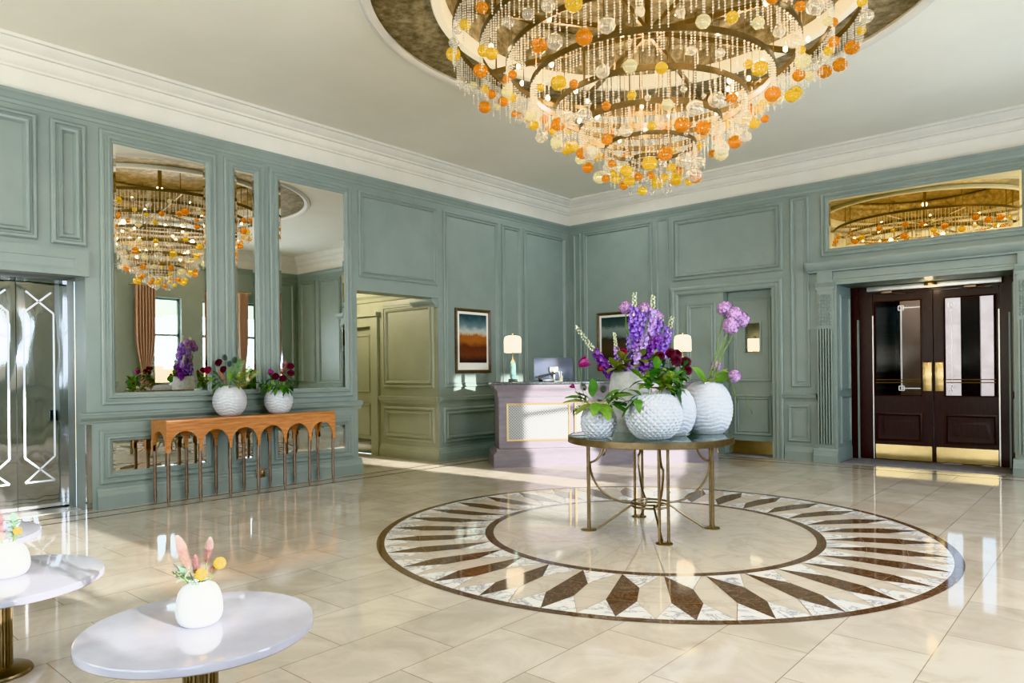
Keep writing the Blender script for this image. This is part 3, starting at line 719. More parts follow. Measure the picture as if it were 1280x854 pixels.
# ---- main entrance: dark double doors at the back of the recess
DY = 11.0; S = 1.0166
mb = MB()
mb.box(D3A, -2.75, DY, DY+.07, 0, D3Z); mb.box(-1.25, D3B, DY, DY+.07, 0, D3Z); mb.box(-2.75, -1.25, DY, DY+.07, 2.36, D3Z)
mb.box(D3A, -2.93, DY-.04, DY, 0, D3Z); mb.box(-1.14, D3B, DY-.04, DY, 0, D3Z)
mb.m = 1; mb.box(-2.945, -2.925, DY-.05, DY, 0, 2.0); mb.box(-1.15, -1.13, DY-.05, DY, 0, 2.0); 
mb.m = 2; mb.box(-2.752, -2.738, DY-.015, DY, .02, 2.05); mb.box(-1.262, -1.248, DY-.015, DY, .02, 2.05)
door5 = struct(mb.build('door_5', ['dark_wood','paint','alu'], smooth=False), 'dark wooden double entrance doors with glass lights')
def leaf_door(a, b, g0, g1):
    lf = MB(); y0, y1 = DY+.005, DY+.055; gz0, gz1 = .924, 2.235
    for s0, s1, h0, h1 in ((a,g0,.015,2.355),(g1,b,.015,2.355),(g0,g1,gz1,2.355),(g0,g1,.015,gz0)): lf.box(s0, s1, y0, y1, h0, h1)
    W = lambda s, h, n: V((s, y0-n, h))
    rings(lf, W, g0-.02, g1+.02, gz0-.02, gz1+.02, [(0,0),(0,.012),(.012,.014),(.022,.0)], False)
    rings(lf, W, g0-.01, g1+.01, .275, .675, [(0,0),(0,.012),(.02,.016),(.035,.004),(.045,.002),(.12,.016),(.125,.016)])
    o = lf.build('door_leaf', 'dark_wood', door5, ang=25)
    g = MB(); g.box(g0, g1, DY+.026, DY+.032, gz0, gz1); g.build('pane', 'door_glass', o, smooth=False)
    k = MB(); k.box(a+.02, b-.02, y0-.006, y0, .025, .228); k.build('kick_plate', 'brass', o, smooth=False)
    return o
LA, LB, RA, RB = -2.745, -2.005, -1.992, -1.255
l1 = leaf_door(LA, LB, -2.715, -2.150); l2 = leaf_door(RA, RB, -1.862, -1.292)
for o, a, b in ((l1,-2.125,-2.02),(l2,-1.98,-1.87)):
    mb = MB(); mb.cbox(a, b, DY-.004, DY+.006, .985, 1.375, .002); mb.build('push_plate', 'brass', o)
    mb = MB()
    g0, g1 = (-2.715,-2.15) if o is l1 else (-1.862,-1.292)
    for z in (1.10,1.14): mb.tube([(g0,DY+.0,z),(g1,DY+.0,z)], .006)
    mb.build('push_bar', 'bronze', o)
    mb = MB()   # frosted key-pattern line on the glass
    e = g1-.02 if o is l1 else g0+.075; xx = (e-.22) if o is l1 else e
    yq = DY+.022
    def fl(p, q, w=.012):
        a_, b_ = V((p[0],yq,p[1])), V((q[0],yq,q[1])); d = (b_-a_).normalized(); s = V((-d.z,0,d.x))*w/2; mb.add([a_+s,b_+s,b_-s,a_-s], [(0,1,2,3)])
    fl((xx,.99),(xx,2.17))
    for z in (2.14, 1.02):
        for (p, q) in (((xx-.035,z-.03),(xx+.03,z-.03)),((xx-.035,z+.03),(xx+.03,z+.03)),((xx-.035,z-.03),(xx-.035,z+.03)),((xx+.03,z-.03),(xx+.03,z+.03))): fl(p, q)
        if o is l1: fl((xx,z),(g1,z))
    mb.build('etched_pattern', 'frosted', o, smooth=False)
cl = thing('door_closer', 'long grey door closer bar above the dark entrance doors', 'door closer', (-2.0,DY-.05,2.42))
mb = MB(); mb.cbox(-.80,.79,-.05,.05,-.035,.035,.004); hs = mb.build('housing', 'alu', cl)
for x in (-.52, .47):
    mb = MB(); mb.cbox(x-.09,x+.05,-.08,0,-.075,-.035,.004); mb.tube([(x,-.04,-.06),(x+.2,.02,-.085)], .008); mb.build('closer_arm', 'gunmetal', hs)
t = thing('door_light', 'small dark dome lamp glowing above the entrance doors', 'lamp', (-2.0,DY-.13,2.43))
mb = MB(); mb.lathe([(.075,-.02),(.078,0),(.065,.02),(.03,.03),(.001,.032)], 24); mb.build('housing', 'bronze', t)
mb = MB(); mb.lathe([(.001,.075),(.02,.070),(.032,.055),(.034,.034)], 16); mb.build('bulb', 'door_bulb', t)
mb = MB(); mb.box(D3A+.02, D3B-.02, YB+.0, DY, .0006, .012)
tag(mb.build('doormat', 'doormat', origin=(-2.03,YB+.3,0), smooth=False), 'grey mat filling the recess before the dark entrance doors', 'doormat')
# vestibule beyond the doors
mb = MB(); mb.m = 0
mb.box(-3.25, -3.1, DY+.07, 14, 0, 3.0); mb.box(-.95, -.8, DY+.07, 14, 0, 3.0); mb.box(-3.25, -.8, DY+.07, 14, 3.0, 3.1)
mb.m = 1; mb.box(-3.1, -2.42, 13.9, 14, 0, 3.0); mb.box(-2.12, -1.85, 13.9, 14, 0, 3.); mb.box(-1.66,-.95,13.9,14,0,3.); mb.box(-2.42,-1.66,13.9,14,2.75,3.)
mb.m = 2; mb.box(-2.75, -2.42, 12.6, 12.7, .0, 3.)
mb.m = 1; mb.box(-2.42, -2.36, 12.58, 12.72, .0, 3.)
struct(mb.build('wall_vestibule', ['glazed_brick','dark_wood','outer_wall'], smooth=False), 'dim brick vestibule beyond the entrance doors')

mb = MB(); mb.add([(-30,14,-.02),(20,14,-.02),(20,60,-.02),(-30,60,-.02)], [(0,1,2,3)]); struct(mb.build('pavement', 'pavement', smooth=False), 'pale street pavement outside')
mb = MB(); mb.add([(1.6,-40,-.6),(80,-40,-.6),(80,40,-.6),(1.6,40,-.6)], [(0,1,2,3)]); struct(mb.build('pavement', 'pavement', smooth=False), 'pale ground outside the tall windows')
mb = MB(); mb.box(-14, 6, 32, 33, 0, 4.1)
for k in range(8): mb.box(-13+k*2.4, -11.8+k*2.4, 31.96, 32, 1., 3.)
struct(mb.build('wall_opposite', 'outer_wall', smooth=False), 'pale building across the street')
# ------------------------------------------------------------------ mirrors
def mirror(s0, s1, h0, h1, W, label, frame=.125, glass='mirror'):
    c = W((s0+s1)/2, h0, 0)
    t = thing('mirror', label, 'mirror', c, group='mirrors set in the panelling')
    mb = MB(); rings(mb, W, s0-frame, s1+frame, h0-frame*.9, h1+frame, [(d*frame/.125, n) for d, n in P_MIRR], False); mb.build('mirror_frame', 'paint', t, origin=c, ang=20)
    b = .024
    mb = MB(); rings(mb, W, s0+b, s1-b, h0+b, h1-b, [(0,.0085)]); g = mb.build('mirror_glass', glass, t, origin=c, smooth=False)
    mb = MB(); rings(mb, W, s0, s1, h0, h1, [(0,.0075),(b,.0085)], False); e_ = mb.build('bevelled_edge', glass if glass != 'mirror' else 'bevel_mirror', t, origin=c, smooth=False); e_.parent = g
mirror(2.724, 3.657, 1.131, 3.622, LW, 'widest tall mirror, nearest the lift, chandelier reflected in it')
mirror(3.995, 4.230, 1.131, 3.628, LW, 'narrow tall mirror between the two wide mirrors')
mirror(4.546, 5.464, 1.125, 3.622, LW, 'wide tall mirror beside the passage opening')
mirror(2.695, 3.632, .347, .652, LW, 'low mirror by the lift end of the arcaded console', .12)
mirror(3.985, 4.180, .345, .652, LW, 'narrow low mirror behind the middle of the arcaded console', .10)
mirror(4.508, 5.454, .345, .652, LW, 'low mirror by the passage end of the arcaded console', .12)
mirror(-3.126, -.940, 2.962, 3.645, BW, 'long gilt-toned mirror above the entrance doors', .11, 'gilded_mirror')

# wall socket
t = thing('wall_socket', 'brass double socket plate low on the wall behind the console', 'socket', LW(4.252,.172,.043))
mb = MB(); mb.cbox(0,.008,-.055,.055,-.055,.055,.003); fp = mb.build('face_plate', 'aged_brass', t)
for q in (-.025,.025):
    mb = MB(); mb.cbox(.007,.011,q-.012,q+.012,-.02,.02,.002); mb.build('socket_insert', 'brass', fp)

# ------------------------------------------------------------------ framed pictures
def picture(W, s0, s1, h0, h1, pm, label, rz):
    c = W((s0+s1)/2, h0, 0); w = s1-s0; h = h1-h0
    t = thing('framed_picture', label, 'picture', c, rz)
    L = lambda s, hh, n: V((s, -n, hh))
    mb = MB(); rings(mb, L, -w/2, w/2, 0, h, [(0,.001),(0,.03),(.012,.036),(.03,.030),(.045,.018),(.045,.010)], False); mb.build('picture_frame', 'frame_wood', t, ang=25)
    mb = MB(); rings(mb, L, -w/2+.044, w/2-.044, .044, h-.044, [(0,.012)]); mount = mb.build('picture_mount', 'paper', t, smooth=False)
    mb = MB(); iz0, iz1 = .155, h-.085
    # canvas in unit height so the landscape bands sit where they should
    mb.add([V((-w/2+.085,0,0)),V((w/2-.085,0,0)),V((w/2-.085,0,.80)),V((-w/2+.085,0,.80))], [(0,1,2,3)])
    o = mb.build('canvas', pm, mount, smooth=False); o.location = (0,-.0135,iz0); o.scale = (1,1,(iz1-iz0)/.80)
picture(LW, 7.448, 8.215, 1.300, 2.280, 'painting_rust', 'framed abstract landscape of rust land under a stormy sky', pi/2)
picture(BW, -7.00, -6.24, 1.328, 2.314, 'painting_storm', 'framed dark landscape half hidden behind the purple flowers', 0)

# ------------------------------------------------------------------ reception desk across the corner
DR = atan2(.7435,.6687)
desk = thing('reception_desk', 'mauve grey reception desk with lattice panels and granite top', 'desk', (-6.539,7.112,0), DR)
DL, DD = 3.20, .80
def slab(mb, i0, z0, i1, z1):  # tapering ring
    pass
def desk_loft(mb, prof, cap=True):
    R = [[V((d,d,z)),V((DL-d,d,z)),V((DL-d,DD-d,z)),V((d,DD-d,z))] for d, z in prof]
    o = len(mb.v); mb.grid(R, cv=True)
    if cap:
        k = o+4*(len(R)-1); mb.f += [(o,o+1,o+2,o+3),(k,k+1,k+2,k+3)]; mb.mi += [mb.m]*2
mb = MB(); desk_loft(mb, [(.0,.0),(.0,.165),(.006,.175),(.03,.20),(.05,.225),(.056,.245),(.075,.25)]); mb.build('plinth', 'desk_paint', desk, ang=25)
mb = MB(); desk_loft(mb, [(.085,.25),(.085,.955),(.075,.958),(.070,.985),(.066,1.03),(.055,1.05),(.03,1.075),(.018,1.10),(.012,1.125),(.012,1.132)]); mb.build('carcass', 'desk_paint', desk, ang=25)
mb = MB(); mb.cbox(-.02,DL+.02,-.02,DD+.02,1.132,1.162,.006); mb.build('counter_top', 'granite', desk)
FWd = lambda s, h, n: V((s, .085-n, h))
for i in range(3):
    a = .19+i*.95; b = a+.89 if i < 2 else a+.90
    mb = MB(); rings(mb, FWd, a, b, .345, .872, [(0,0),(0,.010),(.010,.014),(.024,.010),(.024,.003)], False); pf = mb.build('panel_frame', 'gilt', desk, ang=20)
    mb = MB(); rings(mb, FWd, a+.022, b-.022, .367, .850, [(0,.003)]); mb.build('lattice_panel', 'lattice', pf, smooth=False)
def on_desk(x, y, z=1.162):
    return V((-6.539+.6687*x-.7435*y, 7.112+.7435*x+.6687*y, z))
def table_lamp(x, y, label, z0=1.162):
    p = on_desk(x, y, z0)
    t = thing('table_lamp', label, 'lamp', p, DR, 'lamps on the reception desk')
    mb = MB(); mb.cbox(-.062,.062,-.062,.062,0,.045,.004); mb.build('base', 'black', t)
    mb = MB(); mb.lathe([(.036,.045),(.040,.06),(.042,.10),(.042,.25),(.038,.285),(.034,.29)], 24, cap1=True); mb.build('body', 'teal_stone', t)
    mb = MB(); mb.lathe([(.034,.29),(.034,.305),(.02,.312),(.009,.32),(.008,.44),(.012,.45)], 16); mb.tube([(0,0,.44),(0,0,.66)], .004); nk = mb.build('neck', 'brass', t)
    mb = MB(); mb.lathe([(.001,.662),(.008,.664),(.006,.678),(.012,.69),(.001,.70)], 12); mb.build('finial', 'brass', nk)
    mb = MB(); mb.lathe([(.118,.425),(.120,.44),(.120,.60),(.112,.635),(.09,.655),(.03,.665)], 40, fn=lambda i,z,a: .002*cos(36*a)); mb.build('lamp_shade', 'shade', t)
    li = bpy.data.lights.new('lamp_bulb', 'POINT'); li.energy = 9; li.color = (1,.78,.48); li.shadow_soft_size = .06
    lo = bpy.data.objects.new('lamp_bulb', li); COL.objects.link(lo); lo.location = p + V((0,0,.54))
table_lamp(.33, .45, 'lit teal lamp at the left end of the desk below the rust picture')
table_lamp(2.86, .45, 'lit lamp at the right end of the desk behind the burgundy flowers')
t = thing('monitor', 'dark computer monitor seen from behind on the reception desk', 'monitor', on_desk(.93,.50), DR-.05)
mb = MB(); mb.cbox(-.285,.285,-.012,.02,.03,.345,.008)
for q in mb.v: q.y += -(q.z-.1)*-.10
mb.build('display', 'screen', t)
mb = MB(); mb.cbox(-.11,.11,-.06,.10,0,.010,.003); mb.tube([(0,.0,.008),(0,-.035,.10),(0,-.02,.17)], .016); mb.cbox(-.06,.06,-.025,-.005,.13,.21,.004); mb.build('stand', 'alu', t)
t = thing('desk_phone', 'black telephone handset in front of the monitor', 'telephone', on_desk(.80,.33), DR+.3)
mb = MB(); mb.cbox(-.10,.10,-.05,.07,0,.035,.008); mb.build('phone_base', 'black', t)
mb = MB(); mb.tube([(-.13,0,.045),(-.06,0,.08),(.05,0,.11),(.12,0,.12)], [.022,.016,.016,.022]); mb.build('handset', 'black', t)
t = thing('pen_pot', 'small clear pot of pens on the reception desk', 'pen pot', on_desk(1.0,.30))
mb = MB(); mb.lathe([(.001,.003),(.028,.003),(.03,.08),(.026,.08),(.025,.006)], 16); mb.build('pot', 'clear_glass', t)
for k in range(3):
    mb = MB(); a = k*2.1; mb.tube([(.012*cos(a),.012*sin(a),.008),(.03*cos(a),.03*sin(a),.14)], .004, 6); mb.build('pen', 'paper' if k else 'screen', t)

# ------------------------------------------------------------------ arcaded console table
CX0, CX1, CY0, CY1, CZ = -7.548, -7.190, 3.035, 5.015, .858
con = thing('console_table', 'walnut console table with arcaded apron on slim dark legs', 'console', ((CX0+CX1)/2,(CY0+CY1)/2,0))
cw, cd = CY1-CY0, CX1-CX0
mb = MB(); mb.cbox(-cd/2, cd/2, -cw/2, cw/2, CZ-.03, CZ, .003); mb.build('tabletop', 'walnut', con)
def arcade(n, length, T, name):
    """board with n round arches cut out of its lower edge; T maps (s along, t depth, z)"""
    mb = MB(); zt, zb = CZ-.03, .535; stub = .046; bay = (length-stub)/n; seg = 14; th = .022
    zr = CZ-.115
    for t0 in (0, th):
        pass
    def strip(f):
        for i in range(n):
            s0 = -length/2 + stub/2 + i*bay; c = s0+bay/2; rx = (bay-stub*.72)/2; rz = min(rx*1.05, zr-zb-.04); zc = zr-rz
            pts = [(c-rx, zb)] + [(c-rx*cos(pi*k/seg), zc+rz*sin(pi*k/seg)) for k in range(seg+1)] + [(c+rx, zb)]
            tops = [(c-rx, zt)] + [(c-rx*cos(pi*k/seg), zt) for k in range(seg+1)] + [(c+rx, zt)]
            f(i, s0, c, rx, pts, tops)
    def f(i, s0, c, rx, pts, tops):
        for tt in (0, th):
            rows = [[T(s,tt,z) for s,z in tops],[T(s,tt,z) for s,z in pts]]; mb.grid(rows)
        mb.grid([[T(s,0,z) for s,z in pts],[T(s,th,z) for s,z in pts]])
        for a, b in ((s0-stub/2 if i == 0 else s0, c-rx),(c+rx, s0+bay+(stub/2 if i == n-1 else 0))):
            q = [T(a,0,zb),T(b,0,zb),T(b,th,zb),T(a,th,zb),T(a,0,zt),T(b,0,zt),T(b,th,zt),T(a,th,zt)]
            mb.add(q, [(0,1,2,3),(0,1,5,4),(2,3,7,6),(1,2,6,5),(3,0,4,7)])
    strip(f)
    return mb.build(name, 'walnut', con, ang=30)
arcade(6, cw-.002, lambda s,t,z: V((cd/2-t, s, z)), 'front_apron'); arcade(6, cw-.002, lambda s,t,z: V((-cd/2+t, s, z)), 'rear_apron')
arcade(1, cd-.003, lambda s,t,z: V((s, -cw/2+t, z)), 'side_apron'); arcade(1, cd-.003, lambda s,t,z: V((s, cw/2-t, z)), 'side_apron')
legmb = MB(); legmb.lathe([(.011,0),(.013,.05),(.0125,.055),(.017,.06),(.017,.54)], 12, cap0=True, cap1=True)
leg0 = None
for i in range(7):
    for sx in (1,-1):
        y = -cw/2+.024+i*(cw-.048)/6; x = sx*(cd/2-.021)
        if leg0 is None: leg0 = legmb.build('leg', 'gunmetal', con); leg0.location = (x,y,0)
        else: part_copy(leg0, con, (x,y,0))

# ------------------------------------------------------------------ round brass and glass table
TC = V((-2.972, 5.122, 0)); TZ = .775; TR = .665
tb = thing('round_table', 'round brass table with glass top in the middle of the medallion', 'table', TC)
mb = MB(); mb.lathe([(TR,TZ-.052),(TR+.004,TZ-.048),(TR+.004,TZ-.002),(TR,TZ),(TR-.018,TZ),(TR-.018,TZ-.012),(TR-.03,TZ-.014),(TR-.03,TZ-.052),(TR,TZ-.052)], 96); mb.build('rim', 'aged_brass', tb)
mb = MB(); mb.lathe([(.001,TZ-.012),(TR-.019,TZ-.012),(TR-.019,TZ-.001),(.001,TZ-.001)], 96); mb.build('tabletop', 'table_glass', tb)
FA = [radians(a) for a in (-48.5,41.5,131.5,221.5)]
for a in FA:
    u = V((cos(a),sin(a),0)); w = V((-sin(a),cos(a),0)); rf = .505
    mb = MB(); mb.lathe([(.001,.012),(.058,.012),(.064,.008),(.064,0)], 24, u*rf); mb.build('foot', 'bronze', tb)
    for s in (-1,1):
        mb = MB(); q = u*rf+w*.034*s; mb.tube([q+V((0,0,.010)), q+V((0,0,TZ-.05))], .0115, 10); mb.build('leg', 'aged_brass', tb)
    # scroll from the top down to the leg, then sweeping in to the ring
    mb = MB(); pts = []
    for k in range(13):
        f_ = k/12; r = rf-.012 - .11*cos(f_*pi/2)*(1 if f_ < 1 else 0); pts.append(u*r + V((0,0,TZ-.06-.16*sin(f_*pi/2))))
    pts2 = []
    for k in range(15):
        f_ = k/14; ang_ = f_*pi/2; r = .155 + (rf-.012-.155)*cos(ang_); pts2.append(u*r + V((0,0,.555-.335*sin(ang_))))
    mb.tube(pts, .0095, 8); mb.tube(pts2, .0095, 8); mb.build('scroll_bar', 'aged_brass', tb)
    mb = MB(); mb.tube([u*.15+V((0,0,.205)), u*.30+V((0,0,.10)), u*.435+V((0,0,.012))], .009, 8); mb.build('strut', 'aged_brass', tb)
    mb = MB(); a2 = a+pi/4; u2 = V((cos(a2),sin(a2),0)); mb.tube([u2*.60+V((0,0,TZ-.052)),u2*.602+V((0,0,TZ-.085)),u2*.612+V((0,0,TZ-.105)),u2*.63+V((0,0,TZ-.112))], [.009,.008,.007,.004], 8)
    mb.build('finial_hook', 'bronze', tb)
mb = MB()
for z in (.195,.222): mb.tube([V((.15*cos(2*pi*k/32),.15*sin(2*pi*k/32),z)) for k in range(33)], .009, 8, caps=False)
mb.build('centre_ring', 'aged_brass', tb)

# ------------------------------------------------------------------ coffee tables
def coffee_table(x, y, r, label):
    t = thing('coffee_table', label, 'table', (x,y,0), group='pale round coffee tables')
    mb = MB(); mb.lathe([(.001,.382),(r-.03,.382),(r-.006,.388),(r,.394),(r,.414),(r-.003,.419),(r-.008,.42),(.001,.42)], 96); tp_ = mb.build('tabletop', 'lavender_stone', t, ang=40)
    mb = MB(); mb.lathe([(.07,.375),(.075,.382),(r*.6,.382),(r*.6,.376)], 48); mb.build('under_plate', 'black', tp_)
    mb = MB(); mb.lathe([(.056,.035),(.056,.378)], 144, fn=lambda i,z,a: .0032*(1 if cos(24*a) > 0 else -1)); mb.build('pedestal', 'aged_brass', t, ang=20)
    mb = MB(); mb.lathe([(.001,.036),(.06,.036),(.10,.030),(.130,.016),(.135,.006),(.135,0)], 48); mb.build('foot', 'aged_brass', t)
    mb = MB(); mb.lathe([(.001,.36),(.03,.36),(.034,.365),(.034,.382)], 24, (-r*.30,-r*.40,0)); mb.build('leveller', 'black', tp_)
coffee_table(-2.486, 1.158, .388, 'pale stone coffee table nearest the viewer, bunny tail posy on it')
coffee_table(-3.760, .850, .415, 'pale stone coffee table cut by the left edge, posy with celosia on it')
coffee_table(-4.97, .84, .50, 'farthest pale coffee table, mostly hidden behind the left posy')

# ------------------------------------------------------------------ vases
def vprofile(r, h, mouth, foot, n=40, thick=.012, pw=1.0):
    """rounded pot profile from foot to mouth, then down the inside"""
    pr = [(.001,0),(foot*.96,0)]
    a0, a1 = math.asin(foot/r), pi-math.asin(mouth/r); za, zb = -cos(a0), -cos(a1)
    for k in range(n+1):
        a = a0+(a1-a0)*k/n; pr.append((r*sin(a)**pw if pw != 1 else r*sin(a), h*(-cos(a)-za)/(zb-za)))
    pr += [(mouth-thick*.5, h+.002), (mouth-thick, h-.004)]
    for k in range(8):
        f_ = (k+1)/8; pr.append((max(mouth-thick, .01)+(r*.72-mouth)*sin(f_*pi)*.6*(1 if r > mouth else 0), h-.004-(h*.86)*f_))
    pr.append((.001, h*.10))
    return pr
def vase(name, label, loc, r, h, mouth, foot, style, mtl, group=None, rz=0., cat='vase'):
    n = 40
    if style == 'scale':
        n = 130; pr = vprofile(r, h, mouth, foot, n); cols = int(2*pi*r/.052); rows = 2*int(h*1.35/.054)
        def fn(i, z, a):
            if i < 3 or i > n+1: return 0
            w = min(1, (i-3)/8, (n+1-i)/6)
            v = (i-3)/(n-2)*rows*.5; prot = 0
            for k2 in (0, .5):
                uu = (a/(2*pi)*cols + k2) % 1 - .5; vv = (v + k2) % 1 - .5
                d_ = 1 - 2*abs(uu)**1.0 - 2*abs(vv)
                if d_ > 0: prot = max(prot, d_**.5*(.72+.75*vv))
            return w*(.026*prot-.010)
        seg = cols*10
    elif style == 'rib':
        n = 96; pr = vprofile(r, h, mouth, foot, n); rows = max(7, int(h/.032))
        def fn(i, z, a):
            if i < 3 or i > n+1: return 0
            w = min(1, (i-3)/8, (n+1-i)/5)
            ph = z/h*rows + .35*sin(3*a)+.2*sin(7*a+z*20); f_ = ph % 1
            return w*(.0075*(f_**.5)*(1-f_)**.3*1.8 + .0022*sin(61*a+ph*9)*sin(ph*23+a*17))
        seg = 160
    elif style == 'plain':
        seg = 64; fn = None
        pr = [(.001,0)] + [(r*a_, h*b_) for a_, b_ in ((.66,0),(.74,.01),(.84,.05),(.93,.13),(.985,.24),(1.,.34),(.985,.46),(.94,.60),(.87,.73),(.78,.83),(.66,.90),(.52,.94),(.44,.955),(.42,.975),(.45,1.),(.40,1.),(.36,.96),(.40,.90),(.62,.80),(.80,.60),(.85,.35),(.75,.10))] + [(.001,h*.06)]
    else:
        pr = vprofile(r, h, mouth, foot, n); fn = None; seg = 64
        if style == 'fine': fn = lambda i, z, a: .0022*sin(z*420) if 3 < i < n else 0
    t = MB().lathe(pr, seg, (0,0,0), fn)
    o = t.build(name, mtl, ang=60); o.location = loc; o.rotation_euler = (0,0,rz)
    return tag(o, label, cat, group)
VT = TZ+.0005
V1 = V((-3.160,4.660,VT)); V2 = V((-3.287,5.330,VT)); V3 = V((-2.755,4.812,VT)); V4 = V((-2.800,5.185,VT)); V5 = V((-2.660,5.520,VT))
vase('vase', 'small white scale-textured globe vase at the left of the round table', V1, .137, .262, .060, .072, 'scale', 'matt_white')
vase('vase', 'tall grey stone vase at the back of the round table', V2, .176, .52, .155, .140, 'fine', 'grey_stone')
vase('vase', 'large white scale-textured globe vase at the front of the round table', V3, .212, .348, .125, .100, 'scale', 'matt_white')
vase('vase', 'white ribbed vase half hidden behind the large scale-textured vase', V4, .185, .375, .11, .10, 'rib', 'matt_white')
vase('vase', 'pale blue-white ribbed vase at the right of the round table', V5, .205, .425, .100, .128, 'rib', 'matt_white')
CV6 = V((-7.375,3.789,CZ+.0005)); CV7 = V((-7.375,4.376,CZ+.0005))
vase('vase', 'white ribbed globe vase on the console, the one nearer the lift', CV6, .168, .330, .075, .075, 'rib', 'matt_white')
vase('vase', 'white ribbed globe vase on the console, the one nearer the passage', CV7, .152, .275, .090, .075, 'rib', 'matt_white')
KV8 = V((-2.500,1.163,.4205)); KV9 = V((-3.772,.890,.4205))
vase('bud_vase', 'white glazed bud vase on the nearest coffee table', KV8, .079, .152, .030, .048, 'plain', 'speckle_ceramic')
vase('bud_vase', 'white glazed bud vase on the coffee table at the left edge', KV9, .092, .152, .036, .060, 'plain', 'speckle_ceramic')

# ------------------------------------------------------------------ flowers
YAW = .7166; RT = V((cos(YAW), sin(YAW), 0)); FWV = V((-sin(YAW), cos(YAW), 0)); UP = V((0,0,1))
def loc3(base, r, u, f=0.): return base + RT*r + UP*u + FWV*f       # right, up, away
def curve(p0, p1, bow=V((0,0,0)), n=10):
    return [p0.lerp(p1, k/n) + bow*sin(pi*k/n) for k in range(n+1)]
def leafblade(mb, base, d, up, length, width, droop=.3, n=7, fold=.25, lobes=0):
    d = d.normalized(); s = d.cross(up).normalized(); nrm = s.cross(d).normalized(); rows = []
    for k in range(n+1):
        f_ = k/n; w = width*.5*(sin(pi*min(1,f_*.97+.03))**.75)*(1-.25*f_)
        if lobes: w *= .62+.38*abs(sin(f_*pi*lobes))
        p = base + d*length*f_ - UP*droop*length*f_*f_ + nrm*0
        rows.append([p - s*w + nrm*fold*w, p.copy(), p + s*w + nrm*fold*w])
    mb.grid(rows)
def floret(mb, c, d, r, pet=5, cup=.35):
    d = d.normalized(); a = d.cross(UP if abs(d.z) < .9 else V((1,0,0))).normalized(); b = d.cross(a); o = random.random()*6
    for k in range(pet):
        t0 = o+2*pi*k/pet; e = a*cos(t0)+b*sin(t0); s = a*-sin(t0)+b*cos(t0)
        mb.add([c, c+e*r*.6+s*r*.42+d*r*cup*.5, c+e*r+d*r*cup, c+e*r*.6-s*r*.42+d*r*cup*.5], [(0,1,2,3)])
def root(name, label, cat, p0, group): return thing(name, label, cat, p0, group=group)
def stem_part(t, pts, r0=.0035, r1=.002, m='stem'):
    n = len(pts); mb = MB(); mb.tube(pts, [r0+(r1-r0)*k/(n-1) for k in range(n)], 6); return mb.build('stem', m, t, origin=t.location)
def delphinium(p0, p1, bow, label, group, m='delph_purple', f0=.30, R=.034, buds=.2, dens=1.):
    t = root('delphinium', label, 'flower', p0, group); pts = curve(p0, p1, bow, 16); stem_part(t, pts)
    L = sum((pts[k+1]-pts[k]).length for k in range(16)); mb = MB(); bd = MB()
    n = int(L*(1-f0)/.0062*dens)
    for k in range(n):
        f_ = f0+(1-f0)*k/n; i = min(15, int(f_*16)); p = pts[i].lerp(pts[i+1], f_*16-i); tn = (pts[i+1]-pts[i]).normalized()
        a = k*2.4+random.uniform(-.3,.3); e1 = tn.cross(FWV).normalized(); e2 = tn.cross(e1); d = e1*cos(a)+e2*sin(a)
        g = (f_-f0)/(1-f0); sz = R*(1-.45*g)
        if g > 1-buds:
            q = p+d*sz*.55; bd.ball(q, .0085*(1.3-.6*g), 6, 4, sz=1.3)
            if random.random() < .5: floret(bd, q, d+UP*.3, .012)
        else:
            floret(mb, p+d*sz*random.uniform(.6,1.1), d+UP*.1+V((random.uniform(-.3,.3),)*3), sz*random.uniform(.58,.76))
            if k % 2: floret(mb, p+d*sz*.5, d, sz*.5)
    if mb.v: mb.build('flower_spike', m, t, origin=p0, smooth=False)
    if bd.v: bd.build('buds', 'bud_pale', t, origin=p0)
    return t
def fib(n):
    for k in range(n):
        z = 1-2*(k+.5)/n; r = sqrt(1-z*z); a = k*2.39996; yield V((r*cos(a), r*sin(a), z))
def allium(p0, p1, bow, label, group, r=.06, m='allium'):
    t = root('allium', label, 'flower', p0, group); pts = curve(p0, p1, bow); stem_part(t, pts, .0055, .0045)
    mb = MB()
    for d in fib(150): floret(mb, p1+d*r*random.uniform(.82,1.0), d, r*.26, 5, .2)
    for d in fib(40): mb.add([p1+d*r*.2+V((.002,0,0)), p1+d*r*.2-V((.002,0,0)), p1+d*r*.9], [(0,1,2)])
    mb.ball(p1, r*.72, 14, 10)
    mb.build('flower_head', m, t, origin=p0, smooth=False); return t
def mum(p0, p1, bow, label, group, r=.045, m='burgundy', face=None, leaves='leaf_dark', name='chrysanthemum'):
    t = root(name, label, 'flower', p0, group); pts = curve(p0, p1, bow); stem_part(t, pts, .003, .0025)
    mb = MB(); ax = (face or (pts[-1]-pts[-2])).normalized(); a = ax.cross(V((1,0,0)) if abs(ax.x) < .8 else V((0,1,0))).normalized(); b = ax.cross(a)
    n = 90
    for k in range(n):
        g = k/n; ph = g**.7*1.75; th = k*2.39996; d = ax*cos(ph)+(a*cos(th)+b*sin(th))*sin(ph); s = ax.cross(d)
        s = s.normalized() if s.length > .01 else a; ln = r*(.80+.25*g); c = p1-ax*r*.25
        mb.add([c+d*ln*.35-s*r*.10, c+d*ln*.85-s*r*.17+ax*.1*r, c+d*ln*1.02, c+d*ln*.85+s*r*.17+ax*.1*r, c+d*ln*.35+s*r*.10], [(0,1,2,3,4)])
    mb.ball(p1-ax*r*.25, r*.62, 12, 8); mb.build('flower_head', m, t, origin=p0, smooth=False)
    if leaves:
        lf = MB()
        for k in range(3):
            q = pts[4+2*k]; an = random.random()*6.28; leafblade(lf, q, V((cos(an),sin(an),.5)), UP, .055, .028, .3)
        lf.build('leaf', leaves, t, origin=p0)
    return t
